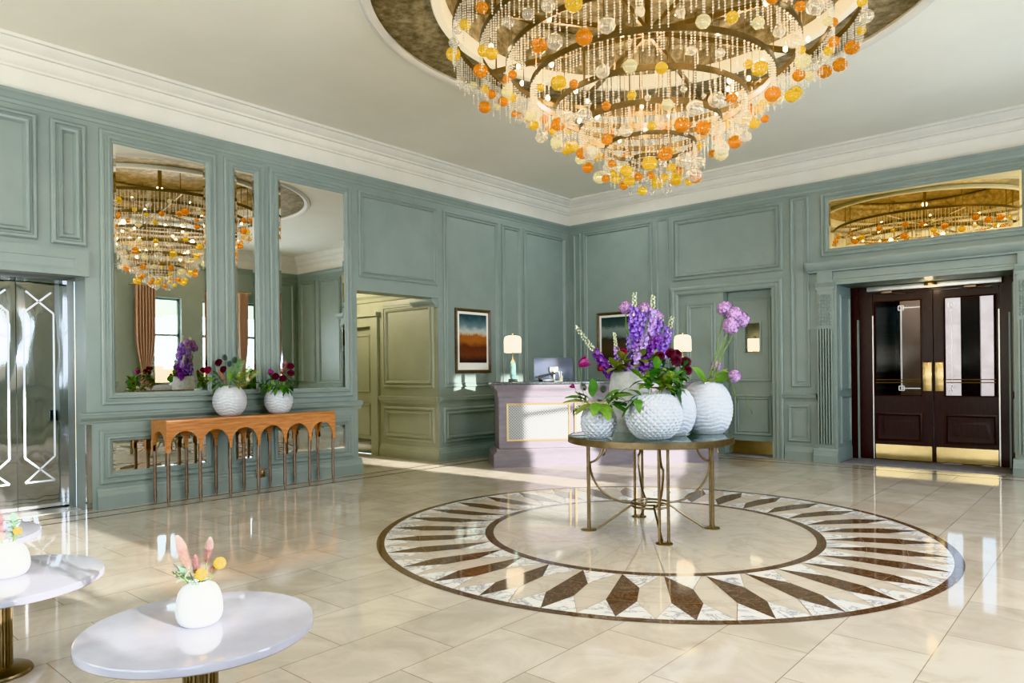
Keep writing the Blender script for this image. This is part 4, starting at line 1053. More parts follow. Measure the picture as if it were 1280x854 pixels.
def sprig(p0, p1, bow, label, group, m='leaf', n=9, L=.10, Wd=.045, f0=.45, droop=.5, lobes=0, name='leaf_sprig', cat='foliage', sm='stem', spread=.9):
    t = root(name, label, cat, p0, group); pts = curve(p0, p1, bow, 12); stem_part(t, pts, .003, .0018, sm)
    mb = MB()
    for k in range(n):
        f_ = f0+(1-f0)*(k+.5)/n; i = min(11, int(f_*12)); p = pts[i].lerp(pts[i+1], f_*12-i); tn = (pts[i+1]-pts[i]).normalized()
        a = k*2.4; e1 = tn.cross(UP if abs(tn.z) < .95 else V((1,0,0))).normalized(); e2 = tn.cross(e1); d = (e1*cos(a)+e2*sin(a))*spread+tn*.5
        leafblade(mb, p, d, UP, L*random.uniform(.8,1.15), Wd*random.uniform(.85,1.1), droop*random.uniform(.6,1.3), lobes=lobes)
    leafblade(mb, pts[-1], (pts[-1]-pts[-2]), UP+FWV*.3, L, Wd, droop*.5, lobes=lobes)
    mb.build('foliage', m, t, origin=p0); return t
def bigleaf(p0, p1, d, label, group, L, Wd, m='leaf', droop=.25, name='broad_leaf', lobes=0, up=None):
    t = root(name, label, 'foliage', p0, group); pts = curve(p0, p1, V((0,0,0)), 6); stem_part(t, pts, .003, .002)
    mb = MB(); leafblade(mb, p1, d, up or (UP-FWV*.4), L, Wd, droop, 9, .18, lobes); mb.build('leaf_blade', m, t, origin=p0); return t
def palm(p0, p1, bow, label, group, m='leaf', L=.10, n=18):
    t = root('palm_frond', label, 'foliage', p0, group); pts = curve(p0, p1, bow, 12); stem_part(t, pts, .003, .0012)
    mb = MB()
    for k in range(n):
        f_ = .4+.6*k/n; i = min(11, int(f_*12)); p = pts[i].lerp(pts[i+1], f_*12-i); tn = (pts[i+1]-pts[i]).normalized(); s = tn.cross(FWV).normalized()
        for sg in (-1,1): leafblade(mb, p, s*sg*.8+tn, -FWV, L*(1.1-.5*f_), .009, .1, 4, .1)
    mb.build('foliage', m, t, origin=p0); return t
def tulip(p0, p1, bow, label, group, r=.035, m='magenta', tilt=None, name='tulip'):
    t = root(name, label, 'flower', p0, group); pts = curve(p0, p1, bow); stem_part(t, pts)
    ax = (tilt or UP).normalized(); a = ax.cross(FWV).normalized(); b = ax.cross(a); mb = MB()
    for k in range(6):
        th = 2*pi*k/6+(.3 if k % 2 else 0); e = a*cos(th)+b*sin(th); s = -a*sin(th)+b*cos(th); rows = []
        for j in range(6):
            f_ = j/5; rr = r*(.25+.85*sin(pi*f_*.62)); w = r*.55*sin(pi*(.12+.86*f_))
            c = p1+ax*r*2.3*f_; rows.append([c+e*rr*.92-s*w, c+e*rr*1.05, c+e*rr*.92+s*w])
        mb.grid(rows)
    mb.build('petals', m, t, origin=p0); return t
def puff(p0, p1, bow, label, group, r, m, name, cat='flower', el=1., axis=None, tipm=None):
    """spiky or furry head: thistle, bunny tail grass"""
    t = root(name, label, cat, p0, group); pts = curve(p0, p1, bow); stem_part(t, pts, .0018, .0014)
    ax = (axis or (pts[-1]-pts[-2])).normalized(); mb = MB(); tp = MB(); cnt = int(260*el)
    a = ax.cross(UP if abs(ax.z) < .9 else V((1,0,0))).normalized(); b = ax.cross(a)
    for k, d in enumerate(fib(cnt)):
        q = p1 + a*d.x*r*.7+b*d.y*r*.7+ax*d.z*r*el; o = (a*d.x+b*d.y)*.75+ax*(.5+.3*d.z); o.normalize(); s = o.cross(ax); s = s.normalized()*r*.06 if s.length > .01 else a*r*.06
        mb.add([q-s, q+s, q+o*r*.95], [(0,1,2)])
        if tipm and d.z > .15: tp.add([q+o*r*.3-s*.6, q+o*r*.3+s*.6, q+o*r*1.0+ax*r*.25], [(0,1,2)])
    mb.build('flower_head', m, t, origin=p0, smooth=False)
    if tipm: tp.build('pale_bristles', tipm, t, origin=p0, smooth=False)
    return t
def billy(p0, p1, bow, label, group, r=.016):
    t = root('billy_button', label, 'flower', p0, group); pts = curve(p0, p1, bow); stem_part(t, pts, .0014, .0014)
    mb = MB()
    for d in fib(110): mb.ico(p1+d*r*.93, r*.13, 1)
    mb.ball(p1, r*.95, 16, 12); mb.build('flower_head', 'craspedia', t, origin=p0); return t

# --- arrangement in the tall grey vase; offsets (right, up, away) are from the vase base
g = 'stems in the tall grey vase'; B = V2
def inv(B, i, n, rad, up): a = 2*pi*i/n; return B+V((rad*cos(a), rad*sin(a), up))
dl = [((.05,1.21,-.03),'delph_purple','tall purple delphinium at the left of the bunch with a pale budded tip',.22),
      ((.225,1.19,.05),'delph_lilac','tall lilac delphinium right of centre with a pale budded tip',.22),
      ((.385,1.00,.0),'delph_purple','purple delphinium leaning farthest right with pale buds at its tip',.24),
      ((.02,1.02,-.10),'delph_purple','violet delphinium down the left edge of the bunch, no pale buds',.03),
      ((.12,1.05,-.08),'delph_purple','violet delphinium at the middle of the bunch, below the lilac alliums',.03),
      ((.20,1.00,-.12),'delph_lilac','lilac delphinium in front of the middle of the bunch',.03),
      ((.28,.98,-.05),'delph_purple','purple delphinium second from the right of the bunch',.03),
      ((.34,.86,-.08),'delph_purple','short purple delphinium low at the right near the lit lamp',.03),
      ((.24,.84,-.15),'delph_deep','deep purple delphinium low at the front right of the bunch',.03),
      ((.13,.82,-.15),'delph_lilac','short lilac delphinium low at the front centre of the bunch',.03),
      ((-.12,.87,.05),'delph_lilac','thin lilac delphinium with pale buds upright before the dark picture',.45),
      ((.36,.84,.05),'bud_pale','short budding pale spike low at the right of the bunch',.6)]
for i, (o, m_, lb, bd_) in enumerate(dl):
    p0 = inv(B, i, len(dl), .09, .30); p1 = loc3(B, *o); thin = i in (10, 11)
    delphinium(p0, p1, RT*(.035 if o[0] > .15 else -.02), lb, g, m_, .36 if not thin else .50, .050 if not thin else .030, bd_)
delphinium(inv(B,4,9,.07,.36), loc3(B,-.47,.92,-.05), RT*.05-UP*.07, 'drooping deep purple delphinium arching far left, green buds at its tip', g, 'delph_deep', .34, .044, .42)
allium(inv(B,1,5,.06,.3), loc3(B,-.015,1.085,.06), -RT*.02, 'round lilac allium at the top left of the tall vase', g, .058)
allium(inv(B,2,5,.06,.3), loc3(B,.15,1.075,.09), RT*.02, 'round lilac allium behind the tallest delphiniums', g, .060)
allium(inv(B,3,5,.06,.3), loc3(B,.265,1.00,.10), RT*.03, 'round lilac allium at the right of the tall vase', g, .060)
for i, o in enumerate([(-.06,.62,-.12),(.08,.64,-.13),(.14,.59,-.11),(-.13,.56,-.10)]):
    sprig(inv(B,i,4,.08,.38), loc3(B,*o), V((0,0,.02)), ['olive leaf sprig second from the left at the tall vase rim','olive leaf sprig at the middle of the tall vase rim','olive leaf sprig at the right of the tall vase rim','olive leaf sprig hanging at the left of the tall vase rim'][i], g, 'leaf_olive', 8, .12, .088, .6, .2)
mum(inv(B,3,4,.05,.4), loc3(B,-.07,.69,-.13), V((0,0,0)), 'small crimson bloom at the rim of the tall grey vase', g, .036, 'crimson', -FWV+UP*.5, None, 'dahlia')
tulip(inv(B,2,4,.07,.4), loc3(B,-.24,.54,-.12), UP*.03, 'crimson bud drooping left of the tall grey vase', g, .020, 'crimson', -RT+UP*.3)
sprig(inv(B,0,6,.06,.35), loc3(B,-.02,.82,-.12), V((0,0,0)), 'slender upright green blades among the delphiniums', g, 'leaf', 4, .12, .014, .55, .0, spread=.25)

# --- small scale-textured vase
g = 'stems in the small scale-textured vase'; B = V1
tulip(inv(B,0,5,.03,.12), loc3(B,-.150,.575,.02), -RT*.05, 'magenta tulip beside the back of the monitor', g, .040, 'magenta', -RT*.2+UP*.35+RT*.9)
tulip(inv(B,1,5,.03,.12), loc3(B,-.185,.40,.0), -RT*.03, 'dark pink slender bud left of the small vase', g, .018, 'magenta', -RT*.6+UP*.4)
for i, (o, L_, W_, d, mm, lb) in enumerate([((-.05,.33,-.06),.15,.115,(-.1,1.,-.3),'leaf','large dark oval leaf upright over the small vase'),
      ((.03,.27,-.06),.16,.11,(.1,-.45,-1),'leaf_bright','bright lobed leaf hanging over the front of the small vase'),
      ((.08,.31,-.04),.17,.06,(1,.35,-.2),'leaf','pointed leaf reaching right from the small vase'),
      ((-.02,.28,-.07),.12,.09,(-.35,-.55,-1),'leaf_bright','bright lobed leaf hanging left at the small vase front'),
      ((-.10,.29,-.03),.16,.05,(-1,.15,-.2),'leaf_olive','pointed leaf reaching left from the small vase'),
      ((.10,.28,-.05),.17,.06,(1,-.1,-.3),'leaf_dark','dark pointed leaf lying right of the small vase')]):
    bigleaf(inv(B,i,6,.035,.16), loc3(B,*o), RT*d[0]+UP*d[1]+FWV*d[2], lb, g, L_*1.25, W_*1.25, mm, .2, lobes=3 if 'lobed' in lb else 0)
for i, (o, d, mm, lb) in enumerate([((.0,.29,-.08),(.1,.35,-1),'leaf','rounded leaf over the front rim of the small vase'),((.11,.32,.0),(1,.45,-.1),'leaf_dark','dark leaf reaching right behind the small vase rim'),((-.11,.31,.0),(-1,.3,-.1),'leaf','mid green leaf reaching left behind the small vase rim'),((.05,.31,-.02),(.8,.75,-.3),'leaf','pointed leaf rising to the right over the small vase'),((-.06,.30,-.05),(-.75,.6,-.5),'leaf_dark','dark pointed leaf rising to the left over the small vase'),((.10,.27,-.06),(.9,-.35,-.6),'leaf','pointed leaf drooping right over the rim of the small vase'),((-.07,.27,-.06),(-.9,-.3,-.6),'leaf_olive','olive leaf drooping left over the rim of the small vase')]):
    bigleaf(inv(B,i,7,.03,.16), loc3(B,*o), RT*d[0]+UP*d[1]+FWV*d[2], lb, g, .17, .07, mm, .25)
sprig(inv(B,2,5,.03,.14), loc3(B,-.15,.34,-.02), UP*.02, 'feathery green sprig at the left of the small vase', g, 'leaf_olive', 20, .06, .022, .3, .3)
sprig(inv(B,3,5,.03,.14), loc3(B,-.205,.215,-.03), UP*.06, 'small green sprig drooping before the desk lattice', g, 'leaf_dark', 20, .045, .018, .45, .3)
sprig(inv(B,4,5,.03,.14), loc3(B,.17,.345,.03), UP*.02, 'dark leafy sprig between the small vase and tall vase', g, 'leaf', 14, .10, .036, .4, .3)
puff(inv(B,1,3,.02,.14), loc3(B,.04,.38,.0), V((0,0,0)), 'brown pincushion seed head over the small vase', g, .026, 'thistle', 'seed_head')
puff(inv(B,2,3,.02,.14), loc3(B,-.11,.40,.03), V((0,0,0)), 'grey-green thistle head at the left of the small vase', g, .028, 'thistle', 'seed_head')

# --- large scale-textured vase and ribbed vase behind it
g = 'burgundy stems in the two white front vases'; B = V3
ms = [((.05,.640,-.02),.042,'lone burgundy bloom at the left, touching the lilac delphiniums'),((.16,.665,.10),.044,'burgundy bloom at the upper left of the cluster'),((.215,.66,.13),.042,'topmost burgundy bloom of the cluster'),
      ((.19,.605,.04),.050,'largest burgundy bloom at the middle of the cluster'),((.27,.595,.08),.046,'burgundy bloom at the right of the cluster'),((.28,.53,.06),.042,'lowest burgundy bloom at the right of the cluster')]
for i, (o, r_, lb) in enumerate(ms):
    mum(inv(V3 if i < 1 else V4, i, 6, .05, .24), loc3(B,*o), V((0,0,.02)), lb, g, r_, 'burgundy', -FWV*.9+UP*.45+RT*random.uniform(-.3,.3))
g = 'leaf sprigs in the two white front vases'
for i, (o, n_, L_, W_, mm, f0, dr, lb) in enumerate([((.02,.53,-.08),8,.13,.085,'leaf_bright',.6,.3,'bright lobed leaf sprig upright over the large vase'),
      ((-.11,.48,-.05),6,.12,.08,'leaf_bright',.6,.4,'bright lobed leaf sprig reaching left from the large vase'),
      ((-.17,.29,-.10),6,.14,.10,'leaf',.55,.5,'lobed leaf sprig hanging down the left of the large vase'),
      ((.07,.45,-.11),9,.11,.065,'leaf_olive',.5,.2,'olive leaf sprig at the mouth of the large vase'),
      ((.08,.58,.02),18,.08,.045,'leaf_dark',.3,.4,'dark leafy stem behind the lone burgundy bloom'),
      ((.15,.52,.02),20,.085,.05,'leaf_dark',.25,.4,'dark leafy stem below the burgundy cluster'),
      ((.21,.40,-.02),14,.085,.045,'leaf_dark',.4,.6,'dark leaf sprig drooping over the half hidden ribbed vase'),
      ((-.03,.47,-.12),8,.12,.08,'leaf',.5,.3,'mid green leaf sprig at the left of the large vase mouth'),
      ((.13,.47,-.10),9,.11,.07,'leaf_bright',.5,.3,'bright leaf sprig at the right of the large vase mouth'),
      ((.02,.62,.0),10,.09,.055,'leaf',.5,.3,'leafy stem rising left of the lone burgundy bloom'),
      ((.25,.56,.03),14,.08,.045,'leaf_dark',.35,.3,'dark leafy stem rising beside the lowest burgundy bloom'),
      ((.24,.49,.06),16,.07,.042,'leaf',.4,.3,'leaf sprig at the right under the burgundy cluster')]):
    sprig(inv(V3 if i < 4 or i in (7,8,9) else V4, i, 12, .06, .24), loc3(B,*o), UP*(.08 if i == 2 else .02), lb, g, mm, n_, L_, W_, f0, dr, lobes=3 if 'lobed' in lb else 0)

# --- ribbed vase at the right
g = 'alliums in the right ribbed vase'; B = V5
for i, (o, lb) in enumerate([((.17,1.04,.03),'leftmost high allium of the four pompoms'),((.235,.985,-.01),'middle high allium of the four pompoms'),((.305,.945,.03),'rightmost high allium of the four pompoms'),((.195,.890,-.05),'lowest of the four high allium pompoms')]):
    allium(inv(B,i,5,.05,.26), loc3(B,*o), -RT*.02, lb, g, .068 if i else .062)
allium(inv(B,4,5,.05,.34), loc3(B,.205,.475,-.10), UP*.10, 'low lilac allium drooping at the right side of the right vase', g, .052)
allium(inv(B,3,5,.06,.34), loc3(B,.10,.56,.06), V((0,0,0)), 'half hidden lilac allium behind the glossy leaves', g, .045)
g = 'leaves in the right ribbed vase'
for i, (o, L_, W_, d, mm, lb) in enumerate([((-.02,.41,-.07),.21,.20,(-.55,.75,-.1),'leaf_bright','glossy green leaf standing at the left of the right vase'),
      ((.04,.42,-.06),.25,.19,(1.,.50,-.15),'leaf','glossy dark leaf reaching right from the right vase'),
      ((.08,.44,.0),.16,.05,(.7,.8,.1),'leaf_olive','narrow olive leaf between the allium stems and dark leaf'),
      ((.02,.42,-.09),.09,.09,(.1,.5,-.6),'leaf_olive','small round leaf at the mouth of the right vase')]):
    bigleaf(inv(B,i,6,.05,.26), loc3(B,*o), RT*d[0]+UP*d[1]+FWV*d[2], lb, g, L_, W_, mm, .12)
sprig(inv(B,2,5,.06,.32), loc3(B,.23,.30,-.06), UP*.14+RT*.05, 'thin trailing sprig hanging right of the right vase', g, 'leaf_olive', 8, .04, .012, .5, .4)
sprig(inv(B,1,5,.06,.32), loc3(B,.36,.20,-.02), UP*.19+RT*.02, 'fine grass blade arching far right of the right vase', g, 'leaf', 3, .05, .006, .8, .3)

# --- console vase near the lift
g = 'stems in the console vase nearer the lift'; B = CV6
for i, (o, r_, lb) in enumerate([((-.24,.505,.0),.045,'burgundy dahlia at the far left over the console'),((-.13,.585,.02),.046,'topmost burgundy dahlia left of the console vase'),((-.06,.51,-.03),.042,'burgundy dahlia nearest the console vase neck')]):
    mum(inv(B,i,4,.03,.18), loc3(B,*o), UP*.02, lb, g, r_, 'burgundy' if i else 'crimson', -FWV*.8+UP*.4-RT*.4, 'leaf')
for i, (o, lb) in enumerate([((.14,.60,.0),'palm frond upright right of the console vase'),((.24,.53,-.03),'palm frond leaning right over the console vase'),((.30,.485,.02),'lowest palm frond reaching right toward the second vase'),((.07,.62,.05),'tallest thin palm frond behind the console vase')]):
    palm(inv(B,i,5,.03,.18), loc3(B,*o), UP*.04, lb, g, 'leaf' if i != 2 else 'leaf_olive', .085, 16)
for i, (o, lb) in enumerate([((-.06,.63,.03),'dark thistle head high at the left of the console vase'),((.04,.60,.04),'dark thistle head behind the console vase palm'),((-.02,.56,.05),'small thistle head low behind the console vase')]):
    puff(inv(B,i,3,.025,.18), loc3(B,*o), V((0,0,0)), lb, g, .028, 'thistle', 'thistle')
for i, (o, mm, lb) in enumerate([((-.22,.40,-.03),'leaf_bright','bright leaf sprig drooping left of the console vase'),((-.10,.44,-.06),'leaf','leaf sprig at the left rim of the console vase'),((.14,.43,-.06),'leaf_olive','leaf sprig at the right rim of the console vase')]):
    sprig(inv(B,i,3,.03,.18), loc3(B,*o), UP*.03, lb, g, mm, 9, .10, .05, .4, .5)
bigleaf(inv(B,1,4,.03,.2), loc3(B,.03,.37,-.06), UP*1.+RT*.05-FWV*.2, 'bright upright leaf at the middle of the console vase', g, .15, .055, 'leaf_bright', .0)
bigleaf(inv(B,2,4,.03,.2), loc3(B,-.02,.36,-.07), UP*1.-RT*.45-FWV*.2, 'brown pointed leaf leaning left in the console vase', g, .17, .06, 'berry', .0)
# --- console vase near the passage
g = 'stems in the console vase nearer the passage'; B = CV7
for i, (o, r_, lb) in enumerate([((.14,.545,.0),.044,'topmost burgundy dahlia in the second console vase'),((.15,.465,-.02),.042,'burgundy dahlia at the right of the second console vase'),((-.01,.43,-.07),.044,'burgundy dahlia at the front left of the second console vase'),((.075,.405,-.07),.044,'burgundy dahlia at the front right of the second console vase')]):
    mum(inv(B,i,4,.03,.16), loc3(B,*o), UP*.02, lb, g, r_, 'burgundy', -FWV*.8+UP*.5+RT*.2, 'leaf')
tulip(inv(B,1,4,.03,.16), loc3(B,-.04,.475,-.04), UP*.02, 'purple calla bloom pointing left in the second console vase', g, .028, 'magenta', -RT+UP*.1, 'calla_lily')
puff(inv(B,2,3,.02,.16), loc3(B,.06,.51,.0), V((0,0,0)), 'pink spiky bloom upright in the second console vase', g, .045, 'bunny_plum', 'spiky_bloom', el=1.4)
for i, (o, mm, lb) in enumerate([((-.19,.345,-.02),'leaf','leaf sprig reaching left of the second console vase'),((-.11,.31,-.10),'leaf_bright','leaf sprig hanging at the front left of the second console vase'),((.02,.29,-.13),'leaf','leaf sprig hanging at the front of the second console vase'),((.14,.28,-.09),'leaf','leaf sprig hanging at the front right of the second console vase'),((.21,.35,.0),'leaf_dark','dark leaf sprig reaching right of the second console vase'),((.06,.43,.05),'leaf_dark','dark leaf sprig behind the blooms of the second console vase'),((-.10,.42,.03),'leaf','leaf sprig behind the calla in the second console vase')]):
    sprig(inv(B,i,7,.035,.16), loc3(B,*o), UP*(.09 if i in (1,2,3) else .04), lb, g, mm, 9, .10, .042, .4, .5)
# --- bud vases
g = 'dried stems in the bud vase on the nearest table'; B = KV8
puff(inv(B,0,5,.008,.08), loc3(B,-.055,.245,.0), V((0,0,0)), 'pale pink bunny tail plume leaning left, nearest table', g, .016, 'bunny_pink', 'bunny_tail', el=3.4, tipm='pale_tip')
puff(inv(B,1,5,.008,.08), loc3(B,.030,.250,.01), V((0,0,0)), 'plum bunny tail plume with pale tip, nearest table', g, .013, 'bunny_plum', 'bunny_tail', el=3.0, tipm='pale_tip')
billy(inv(B,2,5,.008,.08), loc3(B,.016,.178,-.02), V((0,0,0)), 'yellow billy button at the middle of the nearest posy', g, .0205)
billy(inv(B,3,5,.008,.08), loc3(B,.074,.212,.0), V((0,0,0)), 'yellow billy button standing out to the right of the nearest posy', g, .0205)
sprig(inv(B,4,5,.008,.08), loc3(B,-.062,.185,-.01), UP*.01, 'pale eucalyptus leaves at the left of the nearest posy', g, 'eucalyptus', 6, .046, .040, .5, .2)
sprig(inv(B,0,6,.012,.08), loc3(B,-.092,.178,.0), UP*.02, 'tiny grey berry sprig at the far left of the nearest posy', g, 'leaf_dark', 8, .012, .009, .7, .1)
sprig(inv(B,1,6,.010,.08), loc3(B,.002,.150,-.035), UP*.02, 'small variegated leaf sprig over the front of the nearest bud vase', g, 'eucalyptus', 6, .022, .016, .6, .4)
puff(inv(B,2,6,.008,.08), loc3(B,.048,.185,.0), V((0,0,0)), 'small brown seed head right of the middle billy button', g, .013, 'berry', 'seed_head')
puff(inv(B,3,6,.008,.08), loc3(B,-.015,.20,.01), V((0,0,0)), 'dusky pink plume low behind the nearest posy', g, .013, 'bunny_plum', 'bunny_tail', el=2.4)
g = 'dried stems in the bud vase at the left edge'; B = KV9
puff(inv(B,0,5,.01,.08), loc3(B,-.035,.235,.0), V((0,0,0)), 'dark pink celosia plume in the posy at the left edge', g, .026, 'bunny_plum', 'celosia', el=2.4)
sprig(inv(B,1,5,.01,.08), loc3(B,.035,.240,.0), RT*.01, 'grey-green eucalyptus stem in the posy at the left edge', g, 'eucalyptus', 11, .046, .042, .45, .2)
billy(inv(B,2,5,.01,.08), loc3(B,.060,.200,-.01), V((0,0,0)), 'yellow billy button in the posy at the left edge', g, .017)
puff(inv(B,3,5,.01,.08), loc3(B,-.005,.175,-.02), V((0,0,0)), 'small cream seed head low in the posy at the left edge', g, .013, 'pale_tip', 'seed_head')

# ------------------------------------------------------------------ chandelier
CH = V((-2.94, 5.12, 0))
ch = thing('chandelier', 'huge tiered brass chandelier of crystal beads and amber glass balls', 'chandelier', (CH.x,CH.y,4.6))
O = V((0,0,-4.6))
RG = [(.170,3.005),(.363,3.117),(.568,3.275),(.762,3.440),(.969,3.615),(1.164,3.800),(1.380,3.925),(1.595,4.040)]
for k, (r, z) in enumerate(RG):
    w = .018 if k else .010; hgt = .045 if k > 1 else .03
    mb = MB(); mb.lathe([(r-.006,z),(r+.006,z),(r+.006,z+hgt),(r-.006,z+hgt),(r-.006,z)], 96, O); mb.build('ring', 'ring_bronze', ch, ang=40)
for k in range(4):                                   # crossing arms that carry the rings
    a = k*pi/4+.2; u = V((cos(a),sin(a),0))
    mb = MB(); p = u.cross(UP)*.012
    def beam(q0, q1): mb.add([q0+p,q0-p,q0-p+V((0,0,.045)),q0+p+V((0,0,.045)),q1+p,q1-p,q1-p+V((0,0,.045)),q1+p+V((0,0,.045))], [(0,1,2,3),(4,5,6,7),(0,1,5,4),(1,2,6,5),(2,3,7,6),(3,0,4,7)])
    beam(-u*1.585+O+V((0,0,4.045)), u*1.585+O+V((0,0,4.045))); mb.build('arm', 'bronze', ch, smooth=False)
for k, (r, z) in enumerate(RG[:-1]):                 # drop rods from the arms to each ring
    for j in range(8):
        a = j*pi/4+.2; q = V((r*cos(a), r*sin(a), 0))
        mb = MB(); mb.tube([q+O+V((0,0,z+.02)), q+O+V((0,0,4.05))], .004, 6); mb.build('rod', 'aged_brass', ch)
mb = MB(); mb.lathe([(.001,4.90),(.20,4.90),(.20,4.84),(.16,4.80),(.03,4.78),(.03,4.05),(.06,4.03),(.001,4.01)], 32, O); mb.build('ceiling_rose', 'bronze', ch, ang=40)
for j in range(8):
    a = j*pi/4+.2; q = V((1.45*cos(a), 1.45*sin(a), 0)); mb = MB(); mb.tube([q+O+V((0,0,4.06)), q+O+V((0,0,4.88))], .008, 6); mb.build('suspension_rod', 'bronze', ch)
# strands of beads
strands = []
for k, (r, z) in enumerate(RG):
    cnt = max(10, int(2*pi*r/.050))
    for j in range(cnt):
        a = 2*pi*(j+random.uniform(-.2,.2))/cnt
        ln = random.choice((.13,.16,.20,.24)) * (.8 if k == 0 else 1.35 if k == 7 else 1.1)
        strands.append((r, z, a, ln))
def strand_mesh(mb, r, z, a, ln):
    n = int(ln/.0185); x, y = r*cos(a), r*sin(a)
    for i in range(n): mb.oct((x, y, z-4.6-.008-i*.0185), .0080 if i % 3 else .0095, 1.0)
    return V((x, y, z-4.6-n*.0185))
order = sorted(strands, key=lambda s: (s[0]*cos(s[2])*-FWV.x + s[0]*sin(s[2])*-FWV.y), reverse=True)
near = order[:100]; rest = order[100:]
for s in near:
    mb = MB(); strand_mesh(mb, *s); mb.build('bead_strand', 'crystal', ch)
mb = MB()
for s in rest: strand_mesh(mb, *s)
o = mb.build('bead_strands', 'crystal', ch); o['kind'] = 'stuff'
# ribbed glass balls hanging at the ends of longer strands
protos = {}
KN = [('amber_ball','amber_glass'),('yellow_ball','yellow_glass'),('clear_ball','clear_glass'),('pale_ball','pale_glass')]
counts = {n_: 0 for n_, _ in KN}; nball = 0
wires = MB()
for k, (r, z) in enumerate(RG):
    cnt = [7,15,19,24,29,35,40,46][k]; off = random.random()
    for j in range(cnt):
        a = 2*pi*(j+off+random.uniform(-.18,.18))/cnt
        c = random.choices((0,1,2,3), (.29,.29,.32,.10))[0]
        nm, mt = KN[c]
        if counts[nm] >= 99: nm, mt = KN[(c+1) % 4]
        if counts[nm] >= 99: continue
        counts[nm] += 1; nball += 1
        rad = random.choice((.032,.040,.046,.055)) * (.8 if k == 0 else 1); drop = random.choice((.10,.13,.17,.21))+rad
        if k == 0: drop = random.choice((.06,.10,.15))
        p = V((r*cos(a), r*sin(a), z-4.6-drop))
        wires.tube([p+V((0,0,rad*.9)), V((p.x,p.y,z-4.6))], .0022, 5)
        for i in range(int((drop-rad)/.018)): wires.m = 1; wires.oct((p.x,p.y,z-4.6-.01-i*.018), .0085, 1.); wires.m = 0
        if nm not in protos:
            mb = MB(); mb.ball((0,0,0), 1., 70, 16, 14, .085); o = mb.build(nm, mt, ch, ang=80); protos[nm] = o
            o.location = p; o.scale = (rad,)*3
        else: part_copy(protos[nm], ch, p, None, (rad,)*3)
# small clear drops around the lowest rings
cd_ = None; nd_ = 0
for k in (0,1,2,3):
    r, z = RG[k]
    for j in range((10,16,20,22)[k]):
        a = 2*pi*(j+random.random()*.5)/((10,16,20,22)[k]); p = V((r*cos(a), r*sin(a), z-4.6-random.uniform(.13,.24)))
        if cd_ is None:
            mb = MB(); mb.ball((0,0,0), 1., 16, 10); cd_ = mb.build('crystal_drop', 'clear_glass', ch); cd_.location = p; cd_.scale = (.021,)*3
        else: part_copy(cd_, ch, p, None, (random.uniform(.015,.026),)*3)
        wires.tube([p, V((p.x,p.y,z-4.6))], .0014, 4)
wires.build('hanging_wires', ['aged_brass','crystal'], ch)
# bulbs
bulb0 = None
for k, cnt in ((2,4),(3,6),(4,8),(5,8),(6,10)):
    r, z = RG[k]
    for j in range(cnt):
        a = 2*pi*(j+.35*k)/cnt; p = V(((r-.09)*cos(a), (r-.09)*sin(a), z-4.6+.06))
        if bulb0 is None:
            mb = MB(); mb.ball((0,0,0), .017, 10, 8, sz=1.3); bulb0 = mb.build('bulb', 'bulb', ch); bulb0.location = p
        else: part_copy(bulb0, ch, p)
def point(name, loc, e, col, size=.1):
    li = bpy.data.lights.new(name, 'POINT'); li.energy = e; li.color = col; li.shadow_soft_size = size
    o = bpy.data.objects.new(name, li); COL.objects.link(o); o.location = loc; return o
for k in range(6):
    a = 2*pi*k/6; point('chandelier_light', (CH.x+.85*cos(a), CH.y+.85*sin(a), 3.72), 30, (1,.74,.42), .03)
point('chandelier_light', (CH.x, CH.y, 4.45), 60, (1,.76,.42), .04)

# ------------------------------------------------------------------ light
sun = bpy.data.lights.new('sun', 'SUN'); sun.energy = 42.; sun.angle = radians(.8); sun.color = (1,.95,.86)
so = bpy.data.objects.new('sun', sun); COL.objects.link(so); so.rotation_euler = V((-1,-.045,-.20)).to_track_quat('-Z','Y').to_euler(); so.location = (12,5,5)
def area(name, loc, d, sx, sy, e, col):
    li = bpy.data.lights.new(name, 'AREA'); li.shape = 'RECTANGLE'; li.size = sx; li.size_y = sy; li.energy = e; li.color = col
    o = bpy.data.objects.new(name, li); COL.objects.link(o); o.location = loc; o.rotation_euler = V(d).to_track_quat('-Z','Z').to_euler(); return o
for a, b in WINS:   # area lamps added as daylight fill at each window
    blind = a in (3.35,-2.4)
    area('window_daylight', (XR+(.12 if blind else .36),(a+b)/2,(WZ0+WZ1)/2), (-1,0,0), (b-a)+(-.1 if blind else .5), (WZ1-WZ0)+(-.1 if blind else .3), {1.0:50,-2.4:45,3.35:330}.get(a,300)*(b-a+.3), (.76,.88,1))
for a, b in FWINS: area('window_daylight', ((a+b)/2,YF-.34,(WZ0+FZ1)/2), (0,1,0), (b-a), FZ1-WZ0, 40*(b-a), (.88,.95,1))  # fill lamps outside the invented front windows
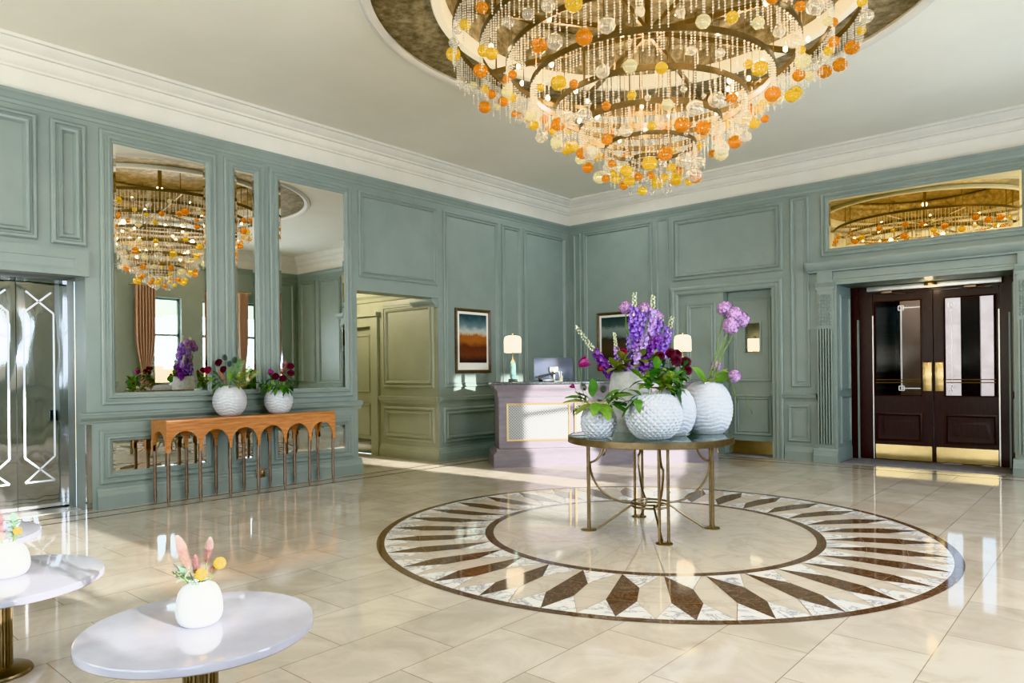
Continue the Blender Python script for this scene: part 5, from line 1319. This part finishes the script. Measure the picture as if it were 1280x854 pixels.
# added unseen fill lamps without fittings, behind the viewpoint and over the hall
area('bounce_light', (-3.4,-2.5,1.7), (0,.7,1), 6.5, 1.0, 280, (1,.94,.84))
area('house_light', (-.2,7.6,4.25), (-.1,.0,-1), .5, .5, 34, (1,.68,.34))
area('house_light', (.3,3.6,4.25), (-.1,.0,-1), .5, .5, 60, (1,.62,.28))
area('house_light', (-6.3,9.2,4.2), (.1,-.1,-1), 1.2, 1.0, 18, (.95,1,.98))
point('passage_light', (-9.3,6.25,2.6), 62, (1,.88,.66), .15)
point('door_lamp_light', (-2.0,DY-.25,2.38), 1.6, (1,.75,.42), .05)
point('vestibule_light', (-2.4,12.0,2.8), 26, (1,.86,.72), .2)  # unseen lamp added to brighten the pale vestibule wall

w = bpy.data.worlds.new('World'); SC.world = w; w.use_nodes = True
nt = w.node_tree; nt.nodes.clear()
wo = nt.nodes.new('ShaderNodeOutputWorld'); bg = nt.nodes.new('ShaderNodeBackground'); sk = nt.nodes.new('ShaderNodeTexSky')
sk.sky_type = 'NISHITA'; sk.sun_disc = False; sk.sun_elevation = radians(42); sk.sun_rotation = radians(90); sk.air_density = 1.2; sk.dust_density = .4
bg.inputs['Strength'].default_value = 1.1
mxw = nt.nodes.new('ShaderNodeMix'); mxw.data_type = 'RGBA'; mxw.inputs[0].default_value = .55; mxw.inputs[7].default_value = (.95,.92,.86,1)
nt.links.new(sk.outputs[0], mxw.inputs[6]); nt.links.new(mxw.outputs[2], bg.inputs[0]); nt.links.new(bg.outputs[0], wo.inputs[0])

# ------------------------------------------------------------------ camera
cam = bpy.data.cameras.new('camera'); cam.sensor_width = 36.; cam.sensor_fit = 'HORIZONTAL'
cam.lens = 885.1413/1280*36; cam.shift_y = (465.6045-427)/1280; cam.clip_start = .05; cam.clip_end = 200
co = bpy.data.objects.new('camera', cam); COL.objects.link(co)
roll = -.0108
R_ = (RT*cos(roll) + UP*sin(roll)); U_ = (-RT*sin(roll) + UP*cos(roll)); B_ = -FWV
M = Matrix(((R_.x,U_.x,B_.x,0),(R_.y,U_.y,B_.y,0),(R_.z,U_.z,B_.z,1.3),(0,0,0,1)))
co.matrix_world = M; SC.camera = co

SC.cycles.max_bounces = 10; SC.cycles.diffuse_bounces = 5; SC.cycles.glossy_bounces = 5; SC.cycles.transmission_bounces = 6; SC.cycles.transparent_max_bounces = 16
SC.cycles.caustics_reflective = False; SC.cycles.caustics_refractive = False
SC.cycles.sample_clamp_indirect = 6.
SC.cycles.use_denoising = True
SC.view_settings.view_transform = 'Khronos PBR Neutral'
SC.view_settings.look = 'None'
SC.view_settings.exposure = -.17
